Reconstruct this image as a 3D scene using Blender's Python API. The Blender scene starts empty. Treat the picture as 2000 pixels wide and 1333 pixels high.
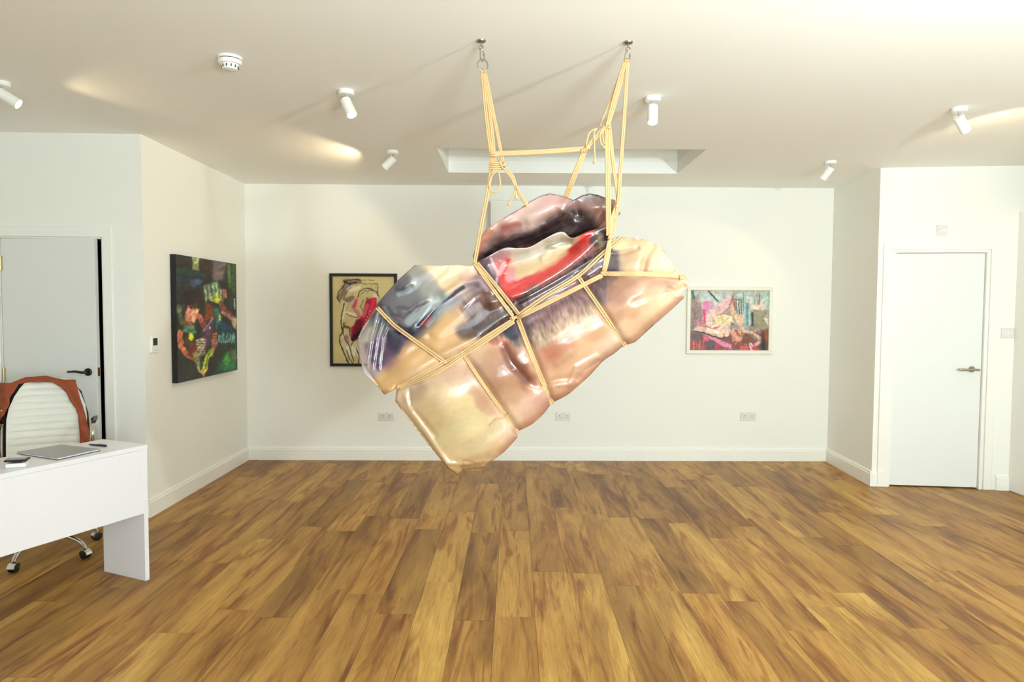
import bpy, math, random
import numpy as np
from mathutils import Vector, Matrix, geometry, noise

random.seed(7)
S = bpy.context.scene
C = S.collection

# ------------------------------------------------------------------ camera
F = 1333.333
cd = bpy.data.cameras.new('camera'); cam = bpy.data.objects.new('camera', cd); C.objects.link(cam)
cd.sensor_width = 36; cd.lens = 24; cd.clip_start = .05
CM = Matrix.Rotation(math.radians(.17), 3, 'Z') @ Matrix.Rotation(math.radians(90-2.684), 3, 'X') @ Matrix.Rotation(math.radians(.3), 3, 'Z')
cam.matrix_world = Matrix.Translation((0, 0, 1.5)) @ CM.to_4x4()
S.camera = cam
O = Vector((0, 0, 1.5))
CMn = np.array(CM)

# ------------------------------------------------------------------ light
w = bpy.data.worlds.new('sky'); S.world = w; w.use_nodes = True
bg = w.node_tree.nodes['Background']
bg.inputs[0].default_value = (.81, .965, 1, 1); bg.inputs[1].default_value = 2.8

def area(name, loc, rot, sx, sy, power, col=(1, 1, 1), portal=False):
    l = bpy.data.lights.new(name, 'AREA'); l.shape = 'RECTANGLE'; l.size = sx; l.size_y = sy
    l.energy = power; l.color = col
    if portal: l.cycles.is_portal = True
    o = bpy.data.objects.new(name, l); C.objects.link(o); o.location = loc; o.rotation_euler = rot
    return o
area('shopfront_portal', (1.3, -2.02, 1.4), (math.radians(90), 0, 0), 4.3, 2.5, 1, portal=True)
area('ceiling_fill', (1.2, -.9, 1.3), (math.radians(180-30), math.radians(4), 0), .8, .8, 138, (.82, .965, 1))  # unseen fill added behind the camera, aimed up to brighten the ceiling
key = area('studio_lamp', (2.2, .6, 2.02), (0, 0, 0), .12, .12, 42, (.84, .97, .98))
key.data.spread = math.radians(150)
key.rotation_euler = (Vector((1.0, 5.0, 2.7)) - key.location).to_track_quat('-Z', 'Y').to_euler()

S.view_settings.view_transform = 'Standard'
try: S.view_settings.look = 'None'
except Exception: pass
S.view_settings.exposure = .47
S.view_settings.gamma = 1
S.view_settings.use_curve_mapping = False
S.cycles.max_bounces = 10; S.cycles.diffuse_bounces = 6

# ------------------------------------------------------------------ helpers
def lin(c):
    c = np.asarray(c, float)/255.
    return np.where(c <= .04045, c/12.92, ((c+.055)/1.055)**2.4)

def ray(x, y):
    return CM @ Vector(((x-1000)/F, -(y-666.5)/F, -1))
def at_y(x, y, Y):
    r = ray(x, y); return O + r*(Y/r.y)
def at_z(x, y, z):
    r = ray(x, y); return O + r*((z-1.5)/r.z)

class MB:
    def __init__(s): s.v = []; s.f = []
    def add(s, v, f):
        n = len(s.v); s.v += [tuple(p) for p in v]; s.f += [tuple(i+n for i in q) for q in f]; return s
    def box(s, x0, x1, y0, y1, z0, z1):
        return s.add([(x, y, z) for x in (x0, x1) for y in (y0, y1) for z in (z0, z1)],
                     [(0, 1, 3, 2), (4, 6, 7, 5), (0, 4, 5, 1), (2, 3, 7, 6), (0, 2, 6, 4), (1, 5, 7, 3)])
    def prism(s, poly, a, b, axis='z'):
        """extrude a 2D polygon between a and b along axis"""
        n = len(poly)
        def m(p, h): return (p[0], p[1], h) if axis == 'z' else ((p[0], h, p[1]) if axis == 'y' else (h, p[0], p[1]))
        return s.add([m(p, a) for p in poly]+[m(p, b) for p in poly],
                     [tuple(range(n))[::-1], tuple(range(n, 2*n))]+[(i, (i+1) % n, n+(i+1) % n, n+i) for i in range(n)])
    def lathe(s, prof, n=24, M=None, cap=True):
        """prof: (r, z) list"""
        v = []; f = []
        for r, z in prof:
            for k in range(n):
                a = 2*math.pi*k/n; v.append(Vector((r*math.cos(a), r*math.sin(a), z)))
        for j in range(len(prof)-1):
            for k in range(n):
                k2 = (k+1) % n; f.append((j*n+k, j*n+k2, (j+1)*n+k2, (j+1)*n+k))
        if cap:
            f.append(tuple(range(n))[::-1]); f.append(tuple(range((len(prof)-1)*n, len(prof)*n)))
        if M is not None: v = [M @ p for p in v]
        return s.add(v, f)
    def tube(s, pts, r, n=8, closed=False):
        pts = [Vector(p) for p in pts]; m = len(pts)
        rs = r if isinstance(r, (list, tuple)) else [r]*m
        v = []; f = []; nrm = None
        for i, p in enumerate(pts):
            a = pts[(i-1) % m] if (closed or i) else p
            b = pts[(i+1) % m] if (closed or i < m-1) else p
            t = (b-a).normalized()
            if nrm is None:
                nrm = t.orthogonal().normalized()
            nrm = (nrm - t*nrm.dot(t)).normalized(); bn = t.cross(nrm)
            for k in range(n):
                q = 2*math.pi*k/n; v.append(p+(nrm*math.cos(q)+bn*math.sin(q))*rs[i])
        for i in range(m if closed else m-1):
            for k in range(n):
                k2 = (k+1) % n; i2 = (i+1) % m
                f.append((i*n+k, i*n+k2, i2*n+k2, i2*n+k))
        if not closed: f.append(tuple(range(n))[::-1]); f.append(tuple(range((m-1)*n, m*n)))
        return s.add(v, f)
    def build(s, name, mat, parent=None, bevel=0, sharp=35, M=None, seg=2, loc=None):
        me = bpy.data.meshes.new(name); me.from_pydata(s.v, [], s.f)
        import bmesh
        b = bmesh.new(); b.from_mesh(me); bmesh.ops.recalc_face_normals(b, faces=b.faces); b.to_mesh(me); b.free()
        me.polygons.foreach_set('use_smooth', [True]*len(me.polygons)); me.set_sharp_from_angle(angle=math.radians(sharp))
        me.materials.append(mat)
        o = bpy.data.objects.new(name, me); C.objects.link(o)
        if parent: o.parent = parent
        if M is not None: o.matrix_local = M
        if loc is not None: o.location = loc
        if bevel:
            m = o.modifiers.new('bevel', 'BEVEL'); m.width = bevel; m.segments = seg; m.limit_method = 'ANGLE'; m.angle_limit = math.radians(40)
        return o

def thing(name, label, cat, loc=(0, 0, 0), rz=0, group=None):
    o = bpy.data.objects.new(name, None); C.objects.link(o); o.empty_display_size = .05
    o.location = loc; o.rotation_euler = (0, 0, rz); o['label'] = label; o['category'] = cat
    if group: o['group'] = group
    return o
def tag(o, label, cat, group=None):
    o['label'] = label; o['category'] = cat
    if group: o['group'] = group
    return o
def struct(o, label=None):
    o['kind'] = 'structure'
    if label: o['label'] = label
    return o

def catmull(pts, step):
    pts = [np.array(p, float) for p in pts]
    P = [2*pts[0]-pts[1]]+pts+[2*pts[-1]-pts[-2]]
    out = []
    for i in range(1, len(P)-2):
        a, b, c, d = P[i-1:i+3]
        n = max(2, int(np.linalg.norm(c-b)/step))
        for k in range(n):
            t = k/n
            out.append(.5*(2*b+(c-a)*t+(2*a-5*b+4*c-d)*t*t+(3*b-a-3*c+d)*t**3))
    out.append(pts[-1]); return out

# ------------------------------------------------------------------ materials
def mat(name, col, rough=.5, metal=0, spec=.5, bump=0, bscale=40, coat=0, emit=None, es=0):
    m = bpy.data.materials.new(name); m.use_nodes = True; nt = m.node_tree; b = nt.nodes['Principled BSDF']
    c = lin(col)
    b.inputs['Base Color'].default_value = (*c, 1); b.inputs['Roughness'].default_value = rough
    b.inputs['Metallic'].default_value = metal; b.inputs['Specular IOR Level'].default_value = spec
    b.inputs['Coat Weight'].default_value = coat
    if emit is not None:
        b.inputs['Emission Color'].default_value = (*lin(emit), 1); b.inputs['Emission Strength'].default_value = es
    # a little procedural variation everywhere
    n = nt.nodes.new('ShaderNodeTexNoise'); n.inputs['Scale'].default_value = bscale; n.inputs['Detail'].default_value = 4
    tc = nt.nodes.new('ShaderNodeTexCoord'); nt.links.new(tc.outputs['Object'], n.inputs['Vector'])
    if bump:
        bp = nt.nodes.new('ShaderNodeBump'); bp.inputs['Strength'].default_value = bump; bp.inputs['Distance'].default_value = .01
        nt.links.new(n.outputs['Fac'], bp.inputs['Height']); nt.links.new(bp.outputs['Normal'], b.inputs['Normal'])
    mr = nt.nodes.new('ShaderNodeMapRange'); mr.inputs['To Min'].default_value = max(0, rough-.012); mr.inputs['To Max'].default_value = min(1, rough+.012)
    nt.links.new(n.outputs['Fac'], mr.inputs['Value']); nt.links.new(mr.outputs['Result'], b.inputs['Roughness'])
    return m

M_wall = mat('wall_paint', (240, 240, 234), .75, spec=.25, bump=.02, bscale=60)
M_ceil = mat('ceiling_paint', (248, 248, 244), .85, spec=.15, bump=.05, bscale=9)
M_trim = mat('trim_gloss', (242, 241, 235), .35, spec=.45)
M_door = mat('door_paint', (232, 235, 233), .4, spec=.4)
M_doorg = mat('door_paint_grey', (226, 228, 226), .45, spec=.4)
M_plast = mat('white_plastic', (238, 238, 234), .35)
M_socket = mat('socket_plastic', (222, 222, 216), .4)
M_hole = mat('dark_slot', (60, 58, 55), .7)
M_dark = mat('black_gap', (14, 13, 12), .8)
M_chrome = mat('chrome', (215, 215, 212), .12, metal=1)
M_steel = mat('brushed_steel', (176, 166, 148), .35, metal=1)
M_black = mat('black_metal', (18, 17, 18), .35)
M_brass = mat('brass', (190, 150, 80), .35, metal=1)
M_hinge = mat('pale_brass', (206, 190, 150), .4, metal=.7)
M_desk = mat('desk_laminate', (236, 235, 240), .28, spec=.45)
M_leather = mat('white_leather', (232, 232, 224), .45, bump=.08, bscale=180)
M_jacket = mat('rust_leather', (146, 66, 30), .6, bump=.35, bscale=70)
M_jlining = mat('jacket_lining', (48, 30, 24), .8)
M_blackf = mat('black_frame', (16, 13, 12), .4)
M_whitef = mat('cream_frame', (236, 232, 216), .45)
M_canvasedge = mat('canvas_edge_black', (14, 15, 16), .6)
M_rubber = mat('castor_black', (22, 22, 24), .45)
M_glow = mat('bulb_lens', (255, 240, 210), .3, emit=(255, 226, 176), es=14)
M_glowdim = mat('bulb_lens_side', (255, 240, 200), .3, emit=(255, 226, 150), es=5)
M_folder = mat('grey_folder', (150, 152, 154), .3)
M_blue = mat('blue_cover', (30, 50, 100), .4)
M_pen = mat('navy_pen', (22, 26, 70), .3)
M_screen = mat('dark_green_glass', (18, 62, 50), .12)
M_out = mat('pavement', (150, 148, 142), .9)

def wood():
    m = bpy.data.materials.new('oak_plank'); m.use_nodes = True; nt = m.node_tree; N = nt.nodes; L = nt.links
    b = N['Principled BSDF']
    tc = N.new('ShaderNodeTexCoord'); oi = N.new('ShaderNodeObjectInfo')
    off = N.new('ShaderNodeCombineXYZ')
    mu = N.new('ShaderNodeMath'); mu.operation = 'MULTIPLY'; mu.inputs[1].default_value = 37
    L.new(oi.outputs['Random'], mu.inputs[0])
    for k in range(3): L.new(mu.outputs[0], off.inputs[k])
    ad = N.new('ShaderNodeVectorMath'); ad.operation = 'ADD'
    L.new(tc.outputs['Object'], ad.inputs[0]); L.new(off.outputs[0], ad.inputs[1])
    def noi(sx, sy, scale, det, dist=0, rough=.55):
        mp = N.new('ShaderNodeMapping'); mp.inputs['Scale'].default_value = (sx, sy, 1); L.new(ad.outputs[0], mp.inputs['Vector'])
        n = N.new('ShaderNodeTexNoise'); n.inputs['Scale'].default_value = scale; n.inputs['Detail'].default_value = det
        n.inputs['Distortion'].default_value = dist; n.inputs['Roughness'].default_value = rough
        L.new(mp.outputs[0], n.inputs['Vector']); return n
    def ramp(src, st):
        r = N.new('ShaderNodeValToRGB'); L.new(src, r.inputs[0])
        e = r.color_ramp.elements
        while len(e) < len(st): e.new(.5)
        for i, (p, c) in enumerate(st): e[i].position = p; e[i].color = (*lin(c), 1)
        return r
    def mix(kind, fac, a, bb):
        x = N.new('ShaderNodeMix'); x.data_type = 'RGBA'; x.blend_type = kind
        if isinstance(fac, float): x.inputs[0].default_value = fac
        else: L.new(fac, x.inputs[0])
        L.new(a, x.inputs[6]); L.new(bb, x.inputs[7]); return x.outputs[2]
    big = noi(4.2, .8, 1.1, 3, 1.0)
    c1 = ramp(big.outputs['Fac'], [(.3, (152, 112, 56)), (.45, (186, 146, 76)), (.58, (204, 166, 90)), (.75, (220, 182, 104))])
    fine = noi(36, 1.6, 3.2, 6, .6, .7)
    c2 = ramp(fine.outputs['Fac'], [(.3, (176, 158, 140)), (.5, (232, 224, 214)), (.7, (255, 252, 246))])
    col = mix('MULTIPLY', .75, c1.outputs[0], c2.outputs[0])
    # darker heart streaks and knots
    kn = noi(8, .75, 1.5, 6, 1.3, .62)
    c3 = ramp(kn.outputs['Fac'], [(.50, (255, 255, 255)), (.58, (216, 188, 170)), (.70, (146, 108, 94))])
    col = mix('MULTIPLY', .8, col, c3.outputs[0])
    # plank to plank shade
    pr = ramp(oi.outputs['Random'], [(0, (206, 196, 182)), (.35, (232, 218, 204)), (.7, (246, 238, 226)), (1, (255, 255, 246))])
    col = mix('MULTIPLY', 1.0, col, pr.outputs[0])
    L.new(col, b.inputs['Base Color'])
    b.inputs['Specular IOR Level'].default_value = .35
    mr = N.new('ShaderNodeMapRange'); mr.inputs['To Min'].default_value = .36; mr.inputs['To Max'].default_value = .52
    L.new(fine.outputs['Fac'], mr.inputs['Value']); L.new(mr.outputs[0], b.inputs['Roughness'])
    bp = N.new('ShaderNodeBump'); bp.inputs['Strength'].default_value = .12; bp.inputs['Distance'].default_value = .004
    L.new(fine.outputs['Fac'], bp.inputs['Height']); L.new(bp.outputs[0], b.inputs['Normal'])
    return m
M_wood = wood()

def vcol_mat(name, rough, coat=0, spec=.5, alpha=False, bump=0, bscale=30, weave=False):
    m = bpy.data.materials.new(name); m.use_nodes = True; nt = m.node_tree; N = nt.nodes; L = nt.links
    b = N['Principled BSDF']; a = N.new('ShaderNodeAttribute'); a.attribute_name = 'Col'
    L.new(a.outputs['Color'], b.inputs['Base Color']); b.inputs['Roughness'].default_value = rough
    b.inputs['Coat Weight'].default_value = coat; b.inputs['Coat Roughness'].default_value = .06; b.inputs['Specular IOR Level'].default_value = spec
    if alpha: L.new(a.outputs['Alpha'], b.inputs['Alpha'])
    if bump:
        tc = N.new('ShaderNodeTexCoord'); n = N.new('ShaderNodeTexNoise'); n.inputs['Scale'].default_value = bscale; n.inputs['Detail'].default_value = 2
        mp = N.new('ShaderNodeMapping'); mp.inputs['Rotation'].default_value = (0, math.radians(30), 0); mp.inputs['Scale'].default_value = (.35, 1, 1.3)
        L.new(tc.outputs['Object'], mp.inputs[0]); L.new(mp.outputs[0], n.inputs['Vector'])
        bp = N.new('ShaderNodeBump'); bp.inputs['Strength'].default_value = bump; bp.inputs['Distance'].default_value = .02
        L.new(n.outputs['Fac'], bp.inputs['Height']); L.new(bp.outputs[0], b.inputs['Normal']); L.new(bp.outputs[0], b.inputs['Coat Normal'])
    return m
M_vinyl = vcol_mat('printed_clear_vinyl', .27, coat=1, alpha=True, bump=.05, bscale=9)
M_canvas = vcol_mat('oil_on_canvas', .5, spec=.4, bump=0)
M_paper = vcol_mat('drawing_paper', .7, spec=.3)

def rope_mat():
    m = bpy.data.materials.new('jute_rope'); m.use_nodes = True; nt = m.node_tree; N = nt.nodes; L = nt.links
    b = N['Principled BSDF']; tc = N.new('ShaderNodeTexCoord')
    wv = N.new('ShaderNodeTexWave'); wv.inputs['Scale'].default_value = 110; wv.inputs['Distortion'].default_value = 1; wv.bands_direction = 'DIAGONAL'
    L.new(tc.outputs['Object'], wv.inputs['Vector'])
    r = N.new('ShaderNodeValToRGB'); r.color_ramp.elements[0].color = (*lin((194, 152, 102)), 1); r.color_ramp.elements[1].color = (*lin((220, 188, 140)), 1)
    L.new(wv.outputs['Fac'], r.inputs[0]); L.new(r.outputs[0], b.inputs['Base Color'])
    b.inputs['Roughness'].default_value = .75
    bp = N.new('ShaderNodeBump'); bp.inputs['Strength'].default_value = .3; bp.inputs['Distance'].default_value = .002
    L.new(wv.outputs['Fac'], bp.inputs['Height']); L.new(bp.outputs[0], b.inputs['Normal'])
    return m
M_rope = rope_mat()
def glass():
    m = bpy.data.materials.new('skylight_glass'); m.use_nodes = True; nt = m.node_tree
    b = nt.nodes['Principled BSDF']; b.inputs['Base Color'].default_value = (.9, .95, 1, 1); b.inputs['Transmission Weight'].default_value = 1
    b.inputs['Roughness'].default_value = .0; b.inputs['Alpha'].default_value = .15
    return m
M_glass = glass()

# ------------------------------------------------------------------ room
H = 2.70
A = Vector((-2.62, 6.67)); B = Vector((3.13, 6.765)); Cc = Vector((3.07, 5.80)); D = Vector((4.17, 5.68))
LC = Vector((-2.60, 4.79)); L0 = Vector((-4.4, 4.72))
def frame(p, q):
    """wall frame: x along the wall, -y into the room, z up"""
    d = (q-p).normalized(); return (p, d, math.atan2(d.y, d.x), (q-p).length)
WB = frame(A, B); WL = frame(LC, A); WR = frame(B, Cc); WD = frame(Cc, D); WLD = frame(L0, LC)
def on_wall(W, x, y, off=0):
    p, d, a, _ = W; n = Vector((-d.y, d.x)); p = p - n*off
    r = ray(x, y); t = (p.x*n.x+p.y*n.y)/(r.x*n.x+r.y*n.y)
    P = O+r*t; return ((P.x-p.x)*d.x+(P.y-p.y)*d.y, P.z)
def wloc(W, u, z, off=0):
    p, d, a, _ = W; n = Vector((-d.y, d.x)); q = p+d*u-n*off; return (q.x, q.y, z)
def wmat(W):
    return Matrix.Translation((W[0].x, W[0].y, 0)) @ Matrix.Rotation(W[2], 4, 'Z')

# floor
fl = struct(MB().box(-4.5, 5.5, -2.1, 7.0, -.10, -.012).build('floor', M_dark))
PW, PL = .196, 1.29
pm = MB().box(-PW/2+.0006, PW/2-.0006, -PL/2+.0006, PL/2-.0006, -.0125, 0)
me0 = None
def inside(x, y):
    if y > 6.9 or y < -2: return False
    if x < -2.62 and y > 4.85: return False
    if x > 3.15 and y > 5.85: return False
    return -4.4 < x < 4.3
col = 0; x = -4.32+.02; cnt = 0
stag = random.Random(3)
while x < 4.35:
    y0 = 6.78 - stag.uniform(.1, 1.0)*PL if True else 0
    ytop = 6.80 if -2.75 < x < 3.25 else (4.83 if x < 0 else 5.84)
    y1 = ytop
    first = stag.uniform(.15, 1.0)*PL
    while y1 > 1.0 and cnt < 298:
        ln = first if first else PL; first = None
        ln = min(ln, PL)
        yc = y1-ln/2
        if me0 is None:
            o = pm.build('plank', M_wood, fl, bevel=0); me0 = o.data
        else:
            o = bpy.data.objects.new('plank', me0); C.objects.link(o); o.parent = fl
        o.location = (x, yc, stag.uniform(-.0004, .0004)); o.scale = (1, ln/PL, 1); cnt += 1
        y1 -= ln
    x += PW
MB().box(-4.4, 4.4, -2.05, .6, -.012, -.0005).build('floor_rest', M_wood, fl)['kind'] = 'stuff'

# walls
struct(MB().box(-.2, WB[3]+.2, 0, .15, 0, H+.05).build('wall_back', M_wall, M=wmat(WB)))
struct(MB().box(.0, WL[3], 0, .25, 0, H+.05).build('wall_left', M_wall, M=wmat(WL)))
struct(MB().box(0, WR[3]-.0, 0, .15, 0, H+.05).build('wall_right', M_wall, M=wmat(WR)))
# door wall on the right with an opening
du0, _ = on_wall(WD, 1734, 700); du1, _ = on_wall(WD, 1911, 700)
_, dh = on_wall(WD, 1900, 493)
du0 = .118; du1 = .118+.735; dh = 1.985
struct(MB().box(0, du0, 0, .12, 0, H+.05).box(du1+.03, 2.3, 0, .12, 0, H+.05).box(du0, du1+.03, 0, .12, dh+.025, H+.05)
       .box(du0, du1+.03, .10, .12, 0, dh+.03).build('wall_doorway', M_wall, M=wmat(WD)))
# left door wall
lu0, _ = on_wall(WLD, 1, 600); lu1, _ = on_wall(WLD, 204, 600); lh = 1.985
struct(MB().box(-.1, lu0, 0, .12, 0, H+.05).box(lu1, WLD[3]-.001, 0, .12, 0, H+.05).box(lu0, lu1, 0, .12, lh, H+.05)
       .build('wall_entry', M_wall, M=wmat(WLD)))
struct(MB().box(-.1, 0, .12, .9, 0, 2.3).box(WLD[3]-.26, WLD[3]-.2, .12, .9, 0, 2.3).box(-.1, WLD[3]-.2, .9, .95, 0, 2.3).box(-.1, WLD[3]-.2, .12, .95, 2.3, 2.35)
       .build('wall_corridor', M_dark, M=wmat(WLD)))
# side walls nearer than the frame, shopfront behind the camera
struct(MB().box(-4.5, -4.38, -2.1, 4.75, 0, H+.05).build('wall_near', M_wall))
struct(MB().box(5.3, 5.42, -2.1, 6.0, 0, H+.05).build('wall_side', M_wall))
struct(MB().box(D.x-.015, D.x+.10, -.9, D.y, 0, 2.32).build('wall_partition', M_wall, bevel=.004))
struct(MB().box(-4.5, 5.42, -2.15, -2.05, 0, .15).box(-4.5, 5.42, -2.15, -2.05, 2.6, H+.05).box(-4.5, -.75, -2.15, -2.05, .15, 2.6).box(3.45, 5.42, -2.15, -2.05, .15, 2.6)
       .build('wall_front', M_wall))
wf = MB()
for xx in (-.75, .63, 2.01, 3.39): wf.box(xx, xx+.06, -2.13, -2.07, .15, 2.6)
wf.box(-.75, 3.45, -2.13, -2.07, .15, .21).box(-.75, 3.45, -2.13, -2.07, 2.54, 2.6)
struct(wf.build('window_1', M_trim))

# ceiling with skylight shaft
sx0, sx1, sy0, sy1 = -.585, 1.43, 5.17, 6.08
cl = MB().box(-4.5, sx0, -2.15, 7.1, H, H+.1).box(sx1, 5.45, -2.15, 7.1, H, H+.1).box(sx0, sx1, -2.15, sy0, H, H+.1).box(sx0, sx1, sy1, 7.1, H, H+.1)
struct(cl.build('ceiling', M_ceil))
sh = MB().box(sx0-.05, sx0, sy0-.05, sy1+.05, H+.1, 3.25).box(sx1, sx1+.05, sy0-.05, sy1+.05, H+.1, 3.25).box(sx0, sx1, sy0-.05, sy0, H+.1, 3.25).box(sx0, sx1, sy1, sy1+.05, H+.1, 3.25)
struct(sh.build('trim_1', M_wall))
sk = struct(MB().box(sx0-.05, sx0+.04, sy0-.05, sy1+.05, 3.25, 3.30).box(sx1-.04, sx1+.05, sy0-.05, sy1+.05, 3.25, 3.30).box(sx0, sx1, sy0-.05, sy0+.04, 3.25, 3.30).box(sx0, sx1, sy1-.04, sy1+.05, 3.25, 3.30)
            .build('window_2', M_trim))
MB().box(sx0-.01, sx1+.01, sy0-.01, sy1+.01, 3.252, 3.29).build('blind', M_wall, sk)
# ceiling over the shaft corners is open to the sky above the glass only

# baseboards
def baseboard(name, W, u0, u1, label=None):
    prof = [(0, 0), (-.018, 0), (-.018, .105), (-.012, .112), (-.012, .122), (-.006, .130), (0, .130)]
    return struct(MB().prism(prof, u0, u1, axis='x').build(name, M_trim, M=wmat(W)))
baseboard('baseboard_back', WB, 0.0, WB[3])
baseboard('baseboard_left', WL, .0, WL[3])
baseboard('baseboard_right', WR, 0, WR[3]+.018)
baseboard('baseboard_doorway', WD, -.018, du0-.07)
baseboard('baseboard_door', WD, du1+.135, 1.09)
struct(MB().prism([(0, 0), (.018, 0), (.018, .105), (.012, .112), (.006, .13), (0, .13)], 0, 4, axis='x').build('baseboard_partition', M_trim,
       M=Matrix.Translation((D.x-.015, 1.4, 0)) @ Matrix.Rotation(math.radians(90), 4, 'Z')))
baseboard('baseboard_entry', WLD, lu1+.07, WLD[3]-.0)

# right door
d2 = struct(MB().box(du0+.006, du1-.002, .012, .052, .012, dh).build('door_2', M_door, M=wmat(WD), bevel=.002), 'plain white flush door in the right hand wall with a steel lever handle')
struct(MB().box(du0-.012, du0+.002, -.002, .1, 0, dh+.02).box(du1+.002, du1+.032, -.002, .1, 0, dh+.02).box(du0-.012, du1+.03, -.002, .1, dh+.004, dh+.03)
       .box(du1+.002, du1+.018, -.012, .0, 0, dh+.02)
       .build('trim_2', M_trim, M=wmat(WD), bevel=.002))
struct(MB().box(du0-.078, du0-.012, -.016, 0, 0, dh+.085).box(du1+.034, du1+.100, -.016, 0, 0, dh+.085).box(du0-.012, du1+.034, -.016, 0, dh+.028, dh+.085)
       .build('trim_3', M_trim, M=wmat(WD), bevel=.004))
struct(MB().box(du0-.08, du0+.012, -.024, 0, 0, .135).build('trim_4', M_trim, M=wmat(WD), bevel=.003))
hu, hz = on_wall(WD, 1899, 722)
hd = MB().lathe([(.026, 0), (.026, .008), (.024, .010)], 24, Matrix.Translation((hu, .012, hz)) @ Matrix.Rotation(math.radians(90), 4, 'X')).build('handle_rose', M_steel, d2)
hd.name = 'handle'
MB().tube([(hu, .008, hz), (hu, -.045, hz)], .009, 12).build('handle_neck', M_steel, hd)
MB().tube([(hu+.035, -.045, hz), (hu-.105, -.045, hz), (hu-.115, -.042, hz), (hu-.12, -.03, hz)], .0095, 12).build('lever', M_steel, hd)

# left door, slightly ajar, hinged on its left
hinge = Matrix.Translation((lu0+.012, 0, 0)) @ Matrix.Rotation(math.radians(-3.2), 4, 'Z')
dw = lu1-lu0-.052
d1 = struct(MB().box(0, dw, 0, .04, .01, lh-.012).build('door_1', M_doorg, M=wmat(WLD) @ hinge, bevel=.002), 'white door behind the desk standing ajar with a black lever handle')
struct(MB().box(lu0-.002, lu0+.008, 0, .12, 0, lh).box(lu1-.012, lu1+.002, 0, .12, 0, lh).box(lu0, lu1, 0, .12, lh-.010, lh+.002)
       .build('trim_5', M_trim, M=wmat(WLD)))
struct(MB().box(lu0-.07, lu0-.0, -.016, 0, 0, lh+.07).box(lu1+.0, lu1+.065, -.016, 0, 0, lh+.07).box(lu0-.0, lu1+.0, -.016, 0, lh+.0, lh+.07)
       .build('trim_6', M_trim, M=wmat(WLD), bevel=.004))
for hz_ in (1.80, 1.02):
    MB().lathe([(.007, hz_-.05), (.007, hz_+.05)], 10, Matrix.Translation((.0, -.006, 0))).box(.0, .012, -.002, .001, hz_-.05, hz_+.05).build('hinge', M_hinge, d1)
lz = 1.045; lx = dw-.06
h1 = MB().lathe([(.027, 0), (.027, .008), (.022, .012)], 24, Matrix.Translation((lx, 0, lz)) @ Matrix.Rotation(math.radians(90), 4, 'X')).build('handle', M_black, d1)
MB().tube([(lx, 0, lz), (lx, -.04, lz), (lx-.015, -.05, lz), (lx-.06, -.052, lz+.008), (lx-.115, -.05, lz+.004)], [.009, .009, .009, .008, .006], 12).build('lever', M_black, h1)
MB().box(dw-.001, dw+.0015, .008, .032, lz-.03, lz+.03).build('latch_plate', M_brass, d1)

# ------------------------------------------------------------------ wall fittings
def fitting(name, W, x0, y0, x1, y1, label, cat, group=None):
    u0, z1 = on_wall(W, x0, (y0)); u1, z0 = on_wall(W, x1, (y1))
    t = thing(name, label, cat, wloc(W, (u0+u1)/2, (z0+z1)/2), W[2], group)
    return t, (u1-u0)/2, (z1-z0)/2
for (x0, x1, lab) in ((739, 769, 'double socket on the back wall below the black framed drawing, leftmost of three'),
                      (1085, 1114, 'double socket on the back wall right below the hanging sheet, middle one of three'),
                      (1446, 1476, 'double socket on the back wall under the cream framed painting, rightmost of three')):
    t, hw, hh = fitting('wall_socket', WB, x0, 806, x1, 822, lab, 'socket', 'double sockets along the back wall')
    MB().box(-hw, hw, -.009, 0, -hh, hh).build('face_plate', M_socket, t, bevel=.003)
    for s in (-1, 1):
        MB().box(s*.036-.007, s*.036+.007, -.013, -.009, .022, .036).build('rocker', M_plast, t, bevel=.001)
        k = MB(); cx_ = s*.036
        k.box(cx_-.003, cx_+.003, -.0098, -.0088, .004, .014).box(cx_-.014, cx_-.008, -.0098, -.0088, -.012, -.007).box(cx_+.008, cx_+.014, -.0098, -.0088, -.012, -.007)
        k.build('pin_holes', M_hole, t)
t, hw, hh = fitting('fused_spur', WD, 1829, 440, 1849, 460, 'square white fused connection unit on the wall above the right door', 'switch')
MB().box(-hw, hw, -.01, 0, -hh, hh).build('face_plate', M_socket, t, bevel=.003)
MB().box(-.03, -.008, -.014, -.01, -.012, .012).build('rocker', M_plast, t, bevel=.001)
MB().box(.006, .03, -.012, -.01, -.010, .010).build('fuse_carrier', M_plast, t, bevel=.001)
MB().box(-.031, -.02, -.0148, -.0138, .001, .005).build('indicator', M_hole, t)
t, hw, hh = fitting('light_switch', WD, 1955, 641, 1980, 661, 'white light switch at the right edge, beside the door with steel handle', 'switch')
MB().box(-hw, hw, -.01, 0, -hh, hh).build('face_plate', M_socket, t, bevel=.003)
for k in (-.022, 0, .022): MB().box(k-.006, k+.006, -.015, -.01, -.011, .011).build('rocker', M_plast, t, bevel=.001)

u, z = on_wall(WL, 297, 673)
t = thing('thermostat', 'small white thermostat with dark green screen on the left wall', 'thermostat', wloc(WL, u, z), WL[2])
MB().box(-.045, .045, -.022, 0, -.06, .06).build('housing', M_plast, t, bevel=.004)
MB().box(-.027, .032, -.0235, -.021, -.008, .045).build('screen', M_screen, t)
for k in (-.025, 0, .025): MB().box(k-.007, k+.007, -.0245, -.022, -.046, -.036).build('button', M_socket, t, bevel=.001)

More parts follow.
